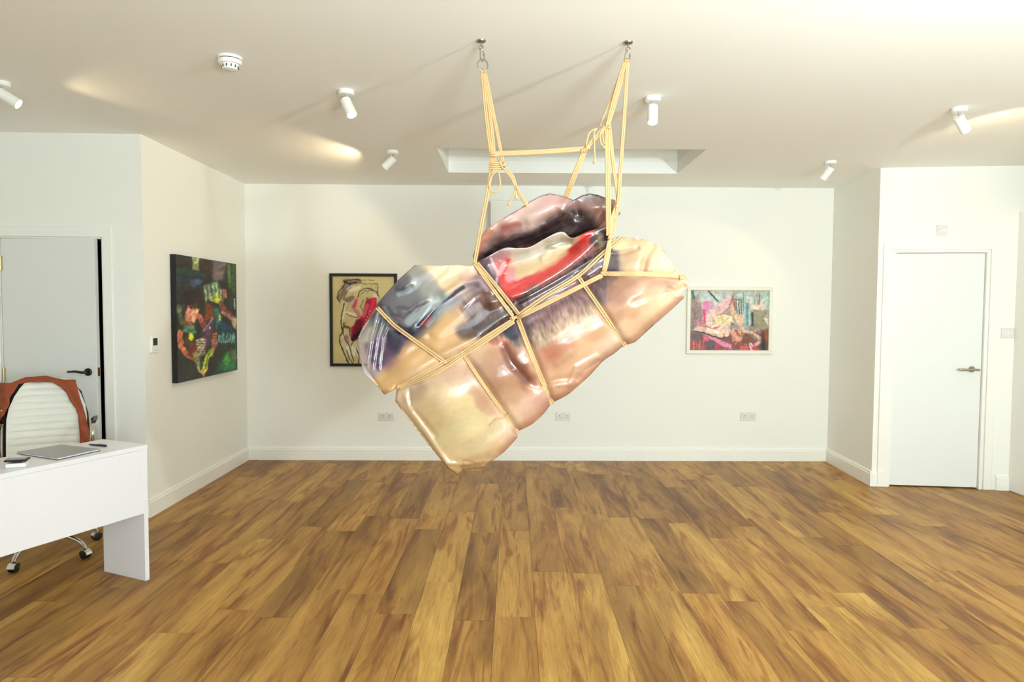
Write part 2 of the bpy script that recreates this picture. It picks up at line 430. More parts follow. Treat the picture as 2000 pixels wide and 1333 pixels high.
# white equipment cabinet on the back wall behind the sculpture, with trunking up to the ceiling
u0, z1 = on_wall(WB, 958, 391, .12); u1, z0 = on_wall(WB, 1172, 520, .12)
t = thing('wall_cabinet', 'white box cabinet on the back wall, mostly hidden behind the hanging sheet', 'cabinet', wloc(WB, (u0+u1)/2, z0), WB[2])
hw = (u1-u0)/2
MB().box(-hw, hw, -.12, 0, 0, z1-z0).build('body', M_plast, t, bevel=.006)
MB().box(-hw+.02, hw-.02, -.126, -.12, .02, z1-z0-.02).build('front_panel', M_plast, t, bevel=.002)
MB().box(-.02, .02, -.134, -.126, .04, .055).build('catch', M_socket, t)
u, _ = on_wall(WB, 1149, 375)
tag(MB().box(-.012, .012, -.02, 0, 0, H-z1-.003).box(-.03, .03, -.03, 0, H-z1-.012, H-z1-.003).build('cable_trunking', M_socket, loc=wloc(WB, u, z1+.0)), 'thin white cable trunking between the ceiling and the wall cabinet', 'trunking').rotation_euler = (0, 0, WB[2])

# smoke alarm
p = at_z(449, 112, H)
t = thing('smoke_alarm', 'round white smoke alarm on the ceiling, left of the sculpture ropes', 'smoke alarm', p)
r_ = .056
MB().lathe([(r_*.97, -.012), (r_, -.010), (r_, 0)], 32).build('base_ring', M_plast, t)
MB().lathe([(r_*.3, -.012), (r_*.9, -.012), (r_*.9, -.016), (r_*.3, -.016)], 32).build('gap_ring', M_dark, t)
MB().lathe([(.03, -.060), (.034, -.058), (.042, -.036), (.052, -.034), (r_*.98, -.026), (r_*.98, -.016), (.02, -.015)], 32).build('cover', M_plast, t)
sl = MB()
for k in range(12):
    a = 2*math.pi*k/12; M = Matrix.Rotation(a, 4, 'Z')
    q = MB().box(.0345, .0405, -.0025, .0025, -.052, -.040); sl.add([M @ Vector(v) for v in q.v], q.f)
sl.build('vent_slots', M_hole, t)

# ------------------------------------------------------------------ spotlights
def spotlight(px, py, aim, label, lit, power, cone=100):
    p = at_z(px, py, H)
    t = thing('ceiling_spotlight', label, 'spotlight', p, 0, 'white adjustable ceiling spotlights')
    MB().lathe([(.040, -.024), (.043, -.021), (.043, 0)], 28).build('ceiling_plate', M_plast, t)
    MB().lathe([(.0065, -.062), (.0065, -.02)], 12).build('stem', M_chrome, t)
    d = Vector(aim).normalized()
    piv = Vector((0, 0, -.062))
    q = d.to_track_quat('Z', 'Y').to_matrix().to_4x4()
    Mh = Matrix.Translation(piv) @ q
    L_ = .108; R_ = .029
    MB().lathe([(R_-.003, -.014), (R_, -.011), (R_, L_-.014), (R_-.0025, L_-.014), (R_-.004, L_-.022), (.001, L_-.023)], 28, Mh, cap=False).add([], []).build('lamp_head', M_plast, t)
    MB().lathe([(.001, -.014), (R_-.003, -.014)], 28, Mh, cap=False).build('head_cap', M_plast, t)
    MB().lathe([(.0005, L_-.021), (R_-.004, L_-.021)], 28, Mh, cap=False).build('bulb', M_glow if lit else M_glowdim, t)
    l = bpy.data.lights.new('spot_beam', 'SPOT'); l.energy = power; l.color = (1, .78, .46); l.spot_size = math.radians(cone); l.spot_blend = .2; l.shadow_soft_size = .02
    o = bpy.data.objects.new('spot_beam', l); C.objects.link(o); o.location = p+piv+d*(L_-.008)
    o.rotation_euler = (-d).to_track_quat('Z', 'Y').to_euler()
    return t
spotlight(676, 177, (.42, -.34, -.84), 'white ceiling spotlight with a glowing bulb, right of the smoke alarm', True, 6)
spotlight(1275, 190, (-.06, -.36, -.95), 'white ceiling spotlight with a glowing bulb, right of the right rope', True, 6)
spotlight(1874, 211, (.75, .35, -.80), 'white ceiling spotlight turned to the right, nearest the right edge', False, 9, 156)
spotlight(1622, 315, (-.50, .45, -.85), 'white ceiling spotlight near the corner left of the right door', False, 5)
spotlight(767, 295, (-.75, .05, -.70), 'white ceiling spotlight left of the skylight, throwing a warm patch on the ceiling', False, 14, 158)
spotlight(2, 160, (.95, .25, -.62), 'white ceiling spotlight cut by the left edge of the view', False, 4, 120)

# ------------------------------------------------------------------ numpy painting tools
def seg_dist(P, pts):
    d = np.full(len(P), 1e9)
    pts = np.array(pts, float)
    if len(pts) == 1: return np.hypot(*(P-pts[0]).T)
    for a, b in zip(pts[:-1], pts[1:]):
        ab = b-a; t = np.clip(((P-a)@ab)/max(1e-9, ab@ab), 0, 1)
        d = np.minimum(d, np.hypot(*(P-(a+t[:, None]*ab)).T))
    return d
def stroke(col, P, pts, w, c, soft=None, op=1.):
    soft = w if soft is None else soft
    d = seg_dist(P, pts); a = np.clip(1-(d-w)/max(soft, .01), 0, 1); a = a*a*(3-2*a)*op
    col[:] = col*(1-a[:, None])+np.array(c, float)*a[:, None]
def in_poly(P, poly):
    poly = np.array(poly, float); x, y = P.T; ins = np.zeros(len(P), bool); j = len(poly)-1
    for i in range(len(poly)):
        xi, yi = poly[i]; xj, yj = poly[j]
        c = ((yi > y) != (yj > y)) & (x < (xj-xi)*(y-yi)/((yj-yi) if yj != yi else 1e-9)+xi)
        ins ^= c; j = i
    return ins
def fill(col, P, poly, c, soft=4, op=1.):
    ins = in_poly(P, poly); d = seg_dist(P, list(poly)+[poly[0]])
    a = np.clip(.5+np.where(ins, d, -d)/(2*soft), 0, 1)*op
    col[:] = col*(1-a[:, None])+np.array(c, float)*a[:, None]
def vnoise(P, sx, sy, ang=0, seed=0):
    ca, sa = math.cos(ang), math.sin(ang)
    x = (P[:, 0]*ca+P[:, 1]*sa)/sx+seed*17.3; y = (-P[:, 0]*sa+P[:, 1]*ca)/sy+seed*9.1
    xi = np.floor(x); yi = np.floor(y); fx = x-xi; fy = y-yi; fx = fx*fx*(3-2*fx); fy = fy*fy*(3-2*fy)
    def h(a, b): v = np.sin(a*127.1+b*311.7+seed*74.7)*43758.5453; return v-np.floor(v)
    return (h(xi, yi)*(1-fx)+h(xi+1, yi)*fx)*(1-fy)+(h(xi, yi+1)*(1-fx)+h(xi+1, yi+1)*fx)*fy - .5
def rbf(P, samples, sig):
    s = np.array(samples, float); out = np.zeros((len(P), 3)); wt = np.zeros(len(P))
    for r in s:
        q = np.exp(-((P[:, 0]-r[0])**2+(P[:, 1]-r[1])**2)/(2*sig*sig))+1e-12/(1+((P[:, 0]-r[0])**2+(P[:, 1]-r[1])**2))
        out += q[:, None]*r[2:5]; wt += q
    return out/wt[:, None]
def set_cols(me, col, alpha=None):
    a = me.color_attributes.new('Col', 'FLOAT_COLOR', 'POINT')
    v = np.ones((len(col), 4)); v[:, :3] = lin(np.clip(col, 0, 255))
    if alpha is not None: v[:, 3] = alpha
    a.data.foreach_set('color', v.ravel())

# ------------------------------------------------------------------ the pictures
def art_mesh(name, W, quad_px, off, quad_src, paint, mt, parent, inv, nx, ny):
    """grid mesh of a painted surface; paint is in source units mapped over the surface"""
    Q = [np.array(q, float) for q in quad_src]          # TL TR BR BL in source units
    us = np.linspace(0, 1, nx); vs = np.linspace(0, 1, ny)
    U, V = np.meshgrid(us, vs); U = U.ravel()[:, None]; V = V.ravel()[:, None]
    P = (Q[0]*(1-U)+Q[1]*U)*(1-V)+(Q[3]*(1-U)+Q[2]*U)*V
    u0, u1, z0, z1 = quad_px
    verts = [(u0+(u1-u0)*a, -off, z1+(z0-z1)*b) for a, b in zip(U.ravel(), V.ravel())]
    faces = [(j*nx+i, (j+1)*nx+i, (j+1)*nx+i+1, j*nx+i+1) for j in range(ny-1) for i in range(nx-1)]
    me = bpy.data.meshes.new(name); me.from_pydata(verts, [], faces); me.materials.append(mt)
    set_cols(me, paint(P))
    o = bpy.data.objects.new(name, me); C.objects.link(o); o.parent = parent
    return o

def brushy(P, k=1., s=1.):
    return P+np.stack([k*(7*vnoise(P, 34*s, 34*s, .3, 71)+4*vnoise(P, 13*s, 13*s, .8, 72)), k*(7*vnoise(P, 34*s, 34*s, .2, 73)+4*vnoise(P, 13*s, 13*s, .5, 74))], 1)*1.6
def paint_canvas(P):
    P = brushy(P)
    c = np.tile(np.array([40., 44, 42]), (len(P), 1))
    n1 = vnoise(P, 60, 90, .3, 1)+.5*vnoise(P, 20, 34, 1., 2)
    fill(c, P, [(310, 120), (600, 150), (560, 330), (310, 330)], (44, 40, 38), 14)
    fill(c, P, [(560, 130), (730, 175), (690, 320), (600, 330)], (104, 92, 92), 12)
    fill(c, P, [(480, 130), (600, 150), (600, 320), (520, 330)], (58, 36, 32), 12)
    fill(c, P, [(437, 130), (487, 140), (487, 250), (437, 248)], (160, 168, 112), 6)
    fill(c, P, [(725, 178), (822, 190), (826, 470), (740, 380)], (50, 70, 36), 14)
    stroke(c, P, [(748, 200), (760, 380)], 8, (90, 120, 50), 10)
    stroke(c, P, [(795, 210), (800, 420)], 8, (60, 96, 50), 14)
    stroke(c, P, [(330, 320), (400, 330), (470, 340)], 20, (32, 54, 66), 20)
    fill(c, P, [(415, 330), (500, 320), (520, 350), (440, 392), (418, 370)], (70, 92, 128), 8)
    stroke(c, P, [(330, 260), (520, 290)], 14, (26, 66, 60), 14)
    # hat and drapery
    fill(c, P, [(520, 375), (640, 338), (668, 400), (700, 510), (650, 530), (560, 495), (535, 530)], (118, 148, 116), 6)
    for k in range(9):
        x = 535+k*17; stroke(c, P, [(x, 370+abs(k-4)*4), (x+10, 500)], 2.5, [(176, 190, 140), (70, 110, 96)][k % 2], 5)
    fill(c, P, [(560, 470), (690, 470), (700, 520), (650, 530), (590, 512)], (196, 204, 86), 8, .9)
    stroke(c, P, [(632, 450), (632, 505)], 7, (226, 230, 60), 10)
    # right head
    fill(c, P, [(660, 340), (740, 350), (750, 480), (700, 430), (670, 400)], (40, 22, 26), 8)
    fill(c, P, [(685, 395), (725, 400), (728, 470), (700, 485), (690, 450)], (196, 110, 90), 8)
    stroke(c, P, [(720, 430), (722, 470)], 5, (236, 180, 130), 5)
    stroke(c, P, [(680, 525), (700, 570), (760, 620), (820, 690)], 18, (138, 72, 62), 14)
    stroke(c, P, [(690, 600), (760, 640)], 12, (186, 120, 104), 8)
    fill(c, P, [(770, 640), (826, 640), (828, 740), (790, 720)], (206, 192, 160), 10)
    stroke(c, P, [(800, 480), (810, 560)], 5, (160, 170, 150), 6)
    # left head
    fill(c, P, [(370, 430), (480, 410), (500, 520), (450, 560), (400, 560), (372, 600)], (36, 24, 22), 10)
    fill(c, P, [(400, 550), (480, 520), (480, 640), (445, 700), (400, 690), (362, 700), (375, 640)], (214, 136, 112), 8)
    stroke(c, P, [(465, 540), (472, 600)], 8, (240, 196, 120), 8)
    stroke(c, P, [(430, 590), (440, 680)], 7, (240, 170, 140), 8)
    for k in range(7): stroke(c, P, [(410+k*12, 500), (415+k*12, 570+10*(k % 2))], 3, (40, 24, 24), 5)
    fill(c, P, [(355, 690), (420, 700), (430, 718), (365, 715)], (186, 104, 80), 6)
    stroke(c, P, [(490, 640), (520, 720)], 14, (176, 96, 84), 12)
    stroke(c, P, [(330, 560), (350, 700)], 9, (110, 120, 90), 12)
    # torso top
    fill(c, P, [(365, 720), (450, 720), (452, 790), (370, 790)], (96, 130, 90), 8)
    stroke(c, P, [(370, 770), (450, 780)], 6, (40, 140, 140), 6)
    fill(c, P, [(345, 790), (450, 790), (450, 890), (350, 880)], (66, 60, 46), 10)
    stroke(c, P, [(415, 800), (420, 835)], 10, (216, 206, 40), 14)
    stroke(c, P, [(338, 780), (340, 900), (400, 980), (470, 1010)], 15, (196, 112, 76), 12)
    stroke(c, P, [(440, 900), (430, 960)], 24, (120, 56, 44), 18)
    # brown arm, purple cloth
    fill(c, P, [(540, 520), (600, 540), (620, 640), (560, 660), (530, 720)], (128, 60, 32), 12)
    fill(c, P, [(600, 640), (610, 700), (590, 830), (530, 980), (495, 800), (530, 740)], (92, 62, 86), 10)
    stroke(c, P, [(600, 650), (520, 760)], 5, (160, 120, 150), 6)
    stroke(c, P, [(575, 735), (570, 740)], 4, (230, 220, 240), 6)
    fill(c, P, [(605, 560), (640, 560), (685, 640), (650, 760), (618, 760), (630, 650)], (36, 110, 88), 8)
    stroke(c, P, [(664, 630), (640, 740)], 7, (196, 200, 60), 6)
    for k in range(5): stroke(c, P, [(650-k*4, 650+k*22), (668-k*4, 655+k*22)], 2, (20, 80, 90), 3)
    fill(c, P, [(600, 780), (645, 770), (645, 860), (590, 980), (585, 880)], (190, 120, 100), 8)
    for k in range(4): stroke(c, P, [(605, 800+k*18), (640, 796+k*18)], 2, (90, 40, 40), 4)
    # hand with stripes
    fill(c, P, [(455, 850), (500, 828), (530, 840), (530, 960), (490, 985), (470, 930)], (214, 208, 172), 6)
    for k in range(7): stroke(c, P, [(470, 860+k*18), (525, 850+k*18)], 2.2, (110, 74, 60), 3)
    fill(c, P, [(430, 960), (470, 930), (500, 990), (520, 1150), (480, 1120)], (170, 170, 108), 8)
    stroke(c, P, [(500, 1000), (500, 1090)], 8, (40, 74, 60), 8)
    stroke(c, P, [(585, 930), (540, 1010), (520, 1120)], 16, (176, 190, 56), 10)
    stroke(c, P, [(565, 960), (530, 1090)], 4, (70, 90, 40), 5)
    stroke(c, P, [(520, 1090), (520, 1150)], 6, (190, 120, 70), 8)
    # feathers
    fill(c, P, [(640, 700), (820, 760), (826, 870), (650, 870)], (22, 52, 62), 14)
    stroke(c, P, [(660, 700), (760, 740)], 14, (20, 70, 110), 16)
    rr = random.Random(5)
    for k in range(16):
        x = 655+k*10.5; stroke(c, P, [(x, 860-rr.random()*10), (x-6+rr.random()*12, 770+rr.random()*30)], 2, [(150, 190, 170), (60, 150, 140)][k % 2], 3)
    # lower green
    fill(c, P, [(640, 1110), (700, 960), (780, 900), (830, 910), (836, 1070), (700, 1110)], (34, 108, 62), 24)
    fill(c, P, [(700, 1000), (740, 950), (760, 1010), (720, 1050)], (80, 170, 60), 22)
    stroke(c, P, [(790, 940), (810, 990)], 16, (100, 110, 80), 16)
    c *= (1+.5*n1+.5*vnoise(P, 7, 30, .7, 75)+.3*vnoise(P, 24, 6, .4, 76))[:, None]
    return c
t = thing('canvas_painting', 'unframed dark green figure painting on deep black-edged canvas, left wall', 'painting', wloc(WL, 0, 0), WL[2])
cu0, cz1 = on_wall(WL, 343, 499, .045); cu1, cz1b = on_wall(WL, 461, 514, .045); _, cz0 = on_wall(WL, 344, 751, .045); _, cz0b = on_wall(WL, 464, 722, .045)
cz1 = (cz1+cz1b)/2; cz0 = (cz0+cz0b)/2
MB().box(cu0, cu1, -.0445, -.002, cz0, cz1).build('stretcher_frame', M_canvasedge, t, bevel=.002)
art_mesh('canvas', WL, (cu0+.001, cu1-.001, cz0+.001, cz1-.001), .0452, [(315, 122), (822, 190), (838, 1083), (318, 1212)], paint_canvas, M_canvas, t, None, 130, 190)

def paint_drawing(P):
    P = brushy(P, .8)
    c = np.tile(np.array([208., 194, 142]), (len(P), 1))
    c *= (1+.05*vnoise(P, 160, 120, .2, 3)+.04*vnoise(P, 8, 8, 0, 4))[:, None]
    fill(c, P, [(290, 480), (440, 400), (640, 380), (640, 600), (480, 800), (300, 900), (265, 760)], (206, 190, 140), 30, .7)
    c *= (1-.16*np.clip(vnoise(P, 14, 70, .5, 14)*2, 0, 1)*in_poly(P, [(230, 200), (680, 240), (700, 420), (420, 900), (480, 1160), (320, 1150), (240, 850), (280, 480)]))[:, None]
    # white chalk
    for q in ([(300, 480), (290, 640)], [(330, 260), (380, 330), (470, 300)], [(400, 430), (440, 440)], [(290, 830), (330, 900)], [(340, 970), (360, 1040)], [(400, 980), (410, 1060)], [(440, 1000), (470, 1080)], [(330, 590), (420, 610)]):
        stroke(c, P, q, 10, (232, 226, 214), 18, .8)
    # arm bundle smudges
    for q in ([(300, 340), (250, 420)], [(330, 440), (390, 420)], [(320, 230), (400, 240), (470, 230)], [(360, 260), (300, 300)]):
        stroke(c, P, q, 16, (112, 98, 96), 26, .75)
    ln = (36, 32, 34)
    for q, w_ in (([(470, 215), (400, 205), (330, 225), (290, 290), (240, 350), (225, 420), (260, 470)], 4), ([(480, 215), (560, 212), (640, 222)], 2), ([(480, 250), (560, 262), (680, 255)], 2),
                  ([(450, 410), (470, 350), (530, 308), (600, 310), (655, 345), (690, 385)], 4), ([(490, 370), (540, 335), (620, 330)], 2), ([(300, 480), (285, 560), (268, 640), (270, 740), (285, 800), (250, 850), (248, 920), (285, 1010), (320, 1100), (350, 1160)], 5),
                  ([(300, 230), (360, 260), (440, 240)], 6), ([(380, 300), (330, 350), (290, 440)], 3), ([(330, 600), (380, 620), (430, 640), (470, 625)], 3), ([(285, 800), (310, 900), (360, 960), (380, 1050), (410, 1130)], 4),
                  ([(330, 1010), (350, 1100), (400, 1160)], 4), ([(440, 990), (470, 1080), (460, 1160)], 5), ([(400, 900), (380, 960)], 4), ([(360, 760), (370, 860), (390, 900)], 4), ([(680, 290), (670, 350), (700, 410)], 3), ([(520, 430), (480, 520), (510, 560)], 2.5),
                  ([(300, 700), (290, 780)], 4), ([(560, 410), (540, 470)], 2.5)):
        stroke(c, P, q, w_*.7, ln, w_*1.3, .85)
    stroke(c, P, [(310, 745), (350, 750)], 10, (90, 64, 40), 14, .8)
    stroke(c, P, [(325, 850), (335, 920)], 10, (140, 96, 140), 18, .8)
    stroke(c, P, [(440, 440), (410, 520)], 12, (208, 70, 130), 14, .9)
    stroke(c, P, [(430, 560), (490, 640), (440, 700)], 10, (200, 90, 110), 20, .6)
    fill(c, P, [(560, 430), (660, 410), (668, 500), (600, 620), (520, 740), (440, 860), (390, 900), (370, 760), (440, 690), (510, 600), (530, 500)], (176, 34, 66), 9)
    stroke(c, P, [(630, 450), (600, 560)], 16, (222, 50, 92), 20)
    stroke(c, P, [(560, 500), (520, 620)], 10, (214, 110, 120), 18, .8)
    stroke(c, P, [(470, 700), (420, 860)], 26, (104, 18, 38), 30, .9)
    stroke(c, P, [(500, 780), (400, 880)], 14, (40, 12, 18), 22, .9)
    stroke(c, P, [(640, 390), (660, 400)], 12, (226, 210, 206), 12)
    for k in range(9):
        stroke(c, P, [(590-k*14, 560+k*34), (600-k*14, 575+k*34)], 4, (230, 150, 160), 8, .7)
    return c
t = thing('framed_drawing', 'charcoal and crimson figure drawing on tan paper in black frame', 'picture', wloc(WB, 0, 0), WB[2])
au0, az1 = on_wall(WB, 643, 534, .03); au1, _ = on_wall(WB, 775, 534, .03); _, az0 = on_wall(WB, 643, 716, .03)
b_ = .028
MB().box(au0, au1, -.03, -.002, az1-b_, az1).box(au0, au1, -.03, -.002, az0, az0+b_).box(au0, au0+b_, -.03, -.002, az0+b_, az1-b_).box(au1-b_, au1, -.03, -.002, az0+b_, az1-b_).build('frame', M_blackf, t, bevel=.003)
art_mesh('drawing_sheet', WB, (au0+b_-.002, au1-b_+.002, az0+b_-.002, az1-b_+.002), .012, [(172, 172), (865, 172), (868, 1160), (172, 1162)], paint_drawing, M_paper, t, None, 110, 150)

def paint_nude(P):
    P = brushy(P, .9, 1.2)
    c = np.tile(np.array([168., 150, 142]), (len(P), 1))
    fill(c, P, [(220, 240), (800, 240), (800, 480), (220, 480)], (196, 206, 200), 60)
    fill(c, P, [(780, 240), (1310, 240), (1310, 700), (900, 700)], (176, 196, 186), 50)
    fill(c, P, [(220, 330), (330, 330), (400, 700), (220, 830)], (150, 126, 122), 40)
    fill(c, P, [(220, 830), (1310, 830), (1310, 1085), (220, 1085)], (128, 70, 76), 40)
    rr = random.Random(11)
    for k in range(46):
        x = 800+rr.random()*500; y = 260+rr.random()*300; l_ = 60+rr.random()*220
        stroke(c, P, [(x, y), (x+rr.uniform(-8, 8), y+l_)], rr.uniform(2, 9), rr.choice([(150, 196, 200), (206, 214, 204), (150, 140, 116), (92, 84, 78), (188, 178, 150), (190, 170, 190), (226, 216, 200)]), 10, .7)
    fill(c, P, [(1090, 480), (1280, 520), (1280, 760), (1090, 800)], (146, 132, 104), 26, .8)
    fill(c, P, [(1060, 540), (1090, 540), (1100, 740), (1060, 740)], (40, 60, 62), 10)
    fill(c, P, [(1060, 440), (1180, 450), (1180, 520), (1060, 510)], (226, 214, 190), 10)
    fill(c, P, [(1180, 390), (1230, 400), (1225, 530), (1190, 520)], (226, 190, 168), 12)
    stroke(c, P, [(1000, 430), (1010, 720)], 10, (80, 150, 156), 12)
    stroke(c, P, [(240, 250), (270, 350)], 12, (40, 110, 100), 14)
    stroke(c, P, [(470, 260), (600, 400)], 8, (90, 80, 84), 8)
    stroke(c, P, [(500, 290), (580, 380)], 4, (40, 50, 60), 4)
    for k in range(30):
        x = 230+rr.random()*180; y = 360+rr.random()*400
        stroke(c, P, [(x, y), (x+rr.uniform(-5, 5), y+60)], 4, rr.choice([(120, 96, 96), (170, 150, 140), (150, 110, 110)]), 8, .6)
    for x in (850, 885, 915): stroke(c, P, [(x, 370), (x+16, 580)], 4, (70, 52, 50), 5, .8)
    stroke(c, P, [(790, 372), (895, 378)], 3, (60, 60, 64), 4)
    # pink drapery
    fill(c, P, [(390, 410), (470, 385), (525, 420), (500, 500), (440, 560), (440, 690), (400, 640), (385, 500)], (234, 140, 190), 10)
    stroke(c, P, [(410, 520), (430, 680)], 8, (226, 50, 120), 10)
    fill(c, P, [(320, 670), (420, 690), (440, 760), (310, 730)], (222, 128, 150), 14)
    fill(c, P, [(390, 850), (520, 880), (700, 960), (800, 1000), (780, 1060), (640, 1010), (500, 920)], (232, 140, 176), 12)
    fill(c, P, [(390, 880), (480, 890), (480, 960), (420, 950)], (222, 104, 130), 14)
    fill(c, P, [(540, 970), (640, 1010), (640, 1080), (560, 1080)], (190, 58, 96), 12)
    fill(c, P, [(230, 820), (380, 850), (380, 940), (250, 930)], (104, 92, 96), 16)
    fill(c, P, [(440, 950), (560, 950), (560, 1080), (440, 1080)], (92, 78, 86), 16)
    fill(c, P, [(220, 950), (430, 950), (430, 1080), (220, 1080)], (158, 70, 74), 20)
    for k in range(18):
        x = 230+rr.random()*200; stroke(c, P, [(x, 940+rr.random()*60), (x, 1060)], 3, rr.choice([(206, 110, 100), (110, 44, 50), (190, 140, 130)]), 6, .7)
    # body: back curve, raised leg, hip, shoulder
    fill(c, P, [(430, 620), (450, 540), (520, 480), (620, 420), (720, 350), (790, 320), (790, 400), (760, 500), (700, 560), (780, 600), (830, 680), (780, 730), (740, 770), (620, 780), (520, 775), (450, 740)], (238, 200, 192), 9)
    fill(c, P, [(640, 420), (780, 340), (770, 450), (690, 545), (600, 560), (560, 560)], (234, 188, 190), 12)
    fill(c, P, [(560, 600), (700, 570), (800, 610), (820, 680), (740, 740), (560, 740), (540, 660)], (240, 216, 170), 16)
    stroke(c, P, [(470, 600), (460, 690), (540, 750)], 14, (246, 214, 206), 16)
    stroke(c, P, [(590, 590), (680, 570), (760, 585)], 4, (170, 120, 100), 9)
    stroke(c, P, [(540, 640), (545, 720)], 8, (214, 160, 120), 14, .7)
    stroke(c, P, [(440, 740), (520, 780), (640, 745)], 4, (196, 60, 90), 6)
    stroke(c, P, [(690, 545), (760, 480), (795, 360)], 6, (196, 120, 120), 10)
    fill(c, P, [(770, 480), (800, 400), (840, 520), (880, 570), (950, 600), (960, 680), (930, 760), (850, 650), (780, 580)], (232, 190, 158), 10)
    stroke(c, P, [(830, 400), (840, 520)], 7, (156, 100, 84), 8)
    stroke(c, P, [(850, 620), (920, 740), (940, 800)], 20, (226, 188, 160), 10)
    # lower leg / torso
    fill(c, P, [(275, 800), (320, 750), (460, 770), (620, 790), (740, 770), (780, 800), (750, 890), (640, 900), (500, 860), (380, 820)], (232, 196, 170), 9)
    stroke(c, P, [(300, 790), (330, 760)], 14, (206, 190, 216), 14)
    stroke(c, P, [(270, 815), (400, 830), (520, 880), (660, 915), (760, 890)], 5, (60, 40, 50), 5, .9)
    stroke(c, P, [(470, 800), (600, 830)], 14, (250, 226, 206), 18)
    stroke(c, P, [(690, 860), (690, 900)], 5, (80, 60, 60), 5)
    stroke(c, P, [(615, 780), (650, 770)], 8, (250, 236, 226), 8)
    fill(c, P, [(780, 690), (830, 690), (830, 740), (780, 750)], (120, 124, 110), 9)
    # head and arms
    fill(c, P, [(775, 790), (860, 770), (940, 830), (940, 930), (880, 985), (820, 960), (790, 880)], (222, 158, 140), 9)
    stroke(c, P, [(850, 800), (900, 880)], 10, (160, 84, 70), 10)
    stroke(c, P, [(860, 900), (880, 940)], 18, (236, 166, 140), 14)
    stroke(c, P, [(835, 960), (920, 985)], 10, (150, 70, 40), 10)
    fill(c, P, [(930, 800), (1010, 820), (1080, 900), (1060, 1000), (960, 1000), (940, 920)], (120, 76, 56), 14)
    stroke(c, P, [(960, 810), (1060, 830), (1180, 900), (1190, 950), (1080, 1030)], 16, (222, 176, 156), 10)
    stroke(c, P, [(1040, 850), (1140, 920)], 12, (130, 126, 110), 12)
    stroke(c, P, [(1060, 1000), (1080, 1060)], 20, (236, 186, 176), 10)
    for k in range(40):
        x = 780+rr.random()*340; y = 850+rr.random()*220
        stroke(c, P, [(x, y), (x+rr.uniform(-24, 24), y+rr.uniform(-24, 24))], 4, rr.choice([(90, 60, 44), (160, 120, 100), (176, 70, 66), (120, 96, 76), (200, 150, 130)]), 7, .7)
    fill(c, P, [(1200, 800), (1300, 780), (1300, 1080), (1180, 1080)], (70, 50, 44), 24, .8)
    fill(c, P, [(1245, 800), (1300, 790), (1290, 960), (1260, 950)], (156, 72, 34), 10)
    fill(c, P, [(1215, 930), (1250, 930), (1250, 1070), (1215, 1070)], (14, 40, 40), 8)
    fill(c, P, [(1235, 630), (1300, 640), (1300, 740)], (224, 232, 222), 6)
    stroke(c, P, [(1100, 1040), (1150, 1070)], 20, (206, 70, 84), 14)
    stroke(c, P, [(940, 1040), (1010, 1050)], 20, (206, 90, 92), 14)
    c *= (1+.18*vnoise(P, 30, 40, .5, 8)+.2*vnoise(P, 34, 8, -.5, 9)+.16*vnoise(P, 8, 26, -.2, 10))[:, None]
    c += 15*np.stack([vnoise(P, 50, 30, .4, 11), vnoise(P, 40, 40, .9, 12), vnoise(P, 50, 30, 1.4, 13)], 1)
    c = c*.93+14
    return c
t = thing('framed_painting', 'pastel pink figure painting in a cream frame, right of hanging sheet', 'painting', wloc(WB, 0, 0), WB[2])
au0, az1 = on_wall(WB, 1343, 560, .035); au1, _ = on_wall(WB, 1511, 560, .035); _, az0 = on_wall(WB, 1343, 691.5, .035)
b_ = .036
MB().box(au0, au1, -.035, -.002, az1-b_, az1).box(au0, au1, -.035, -.002, az0, az0+b_).box(au0, au0+b_, -.035, -.002, az0+b_, az1-b_).box(au1-b_, au1, -.035, -.002, az0+b_, az1-b_).build('frame', M_whitef, t, bevel=.005)
art_mesh('canvas', WB, (au0+b_-.002, au1-b_+.002, az0+b_-.002, az1-b_+.002), .016, [(222, 245), (1305, 245), (1297, 1080), (218, 1080)], paint_nude, M_canvas, t, None, 170, 130)
#@@PART2@@
# ------------------------------------------------------------------ desk
DK = Vector((-2.0, 3.69)); dd = Vector((-.396, -.918)).normalized(); da = math.atan2(dd.y, dd.x)
t = thing('desk', 'narrow white desk with deep front panel, cut by the left edge', 'desk', (DK.x, DK.y, 0), da)
MB().box(-.004, 1.54, -.36, 0, .726, .75).build('desktop', M_desk, t, bevel=.0015)
MB().box(.026, 1.51, -.020, -.001, .375, .7255).build('modesty_panel', M_desk, t, bevel=.0015)
MB().box(0, .026, -.335, -.001, 0, .7255).build('end_panel', M_desk, t, bevel=.0015)
MB().box(1.51, 1.536, -.335, -.001, 0, .7255).build('end_panel', M_desk, t, bevel=.0015)

# folder, pen, phone on a white block
q = [at_z(x, y, .762) for x, y in ((33, 883), (119, 868.5), (195.5, 877), (112, 895))]
c0 = sum(q, Vector())/4
t = thing('folder', 'grey folder with blue lower cover lying on the white desk', 'folder', (c0.x, c0.y, .7505))
pq = [((p-c0).x, (p-c0).y) for p in q]
MB().prism([(a*1.01, b*1.01) for a, b in pq], 0, .003).build('lower_cover', M_blue, t, bevel=.0005)
MB().prism([(a*.985, b*.985) for a, b in pq], .003, .008).build('pages', M_trim, t)
MB().prism(pq, .008, .011).build('upper_cover', M_folder, t, bevel=.0008)
a = at_z(173, 868.5, .756); b = at_z(208, 871.5, .756); m_ = (a+b)/2; v = (b-a); v.z = 0
hl = v.length/2
t = thing('pen', 'navy blue pen on the white desk by the grey folder', 'pen', (m_.x, m_.y, .7558), math.atan2(v.y, v.x))
RX = Matrix.Rotation(math.radians(90), 4, 'Y')
MB().lathe([(.0015, -hl), (.0045, -hl+.015), (.0052, -hl*.1)], 12, RX).build('barrel', M_pen, t)
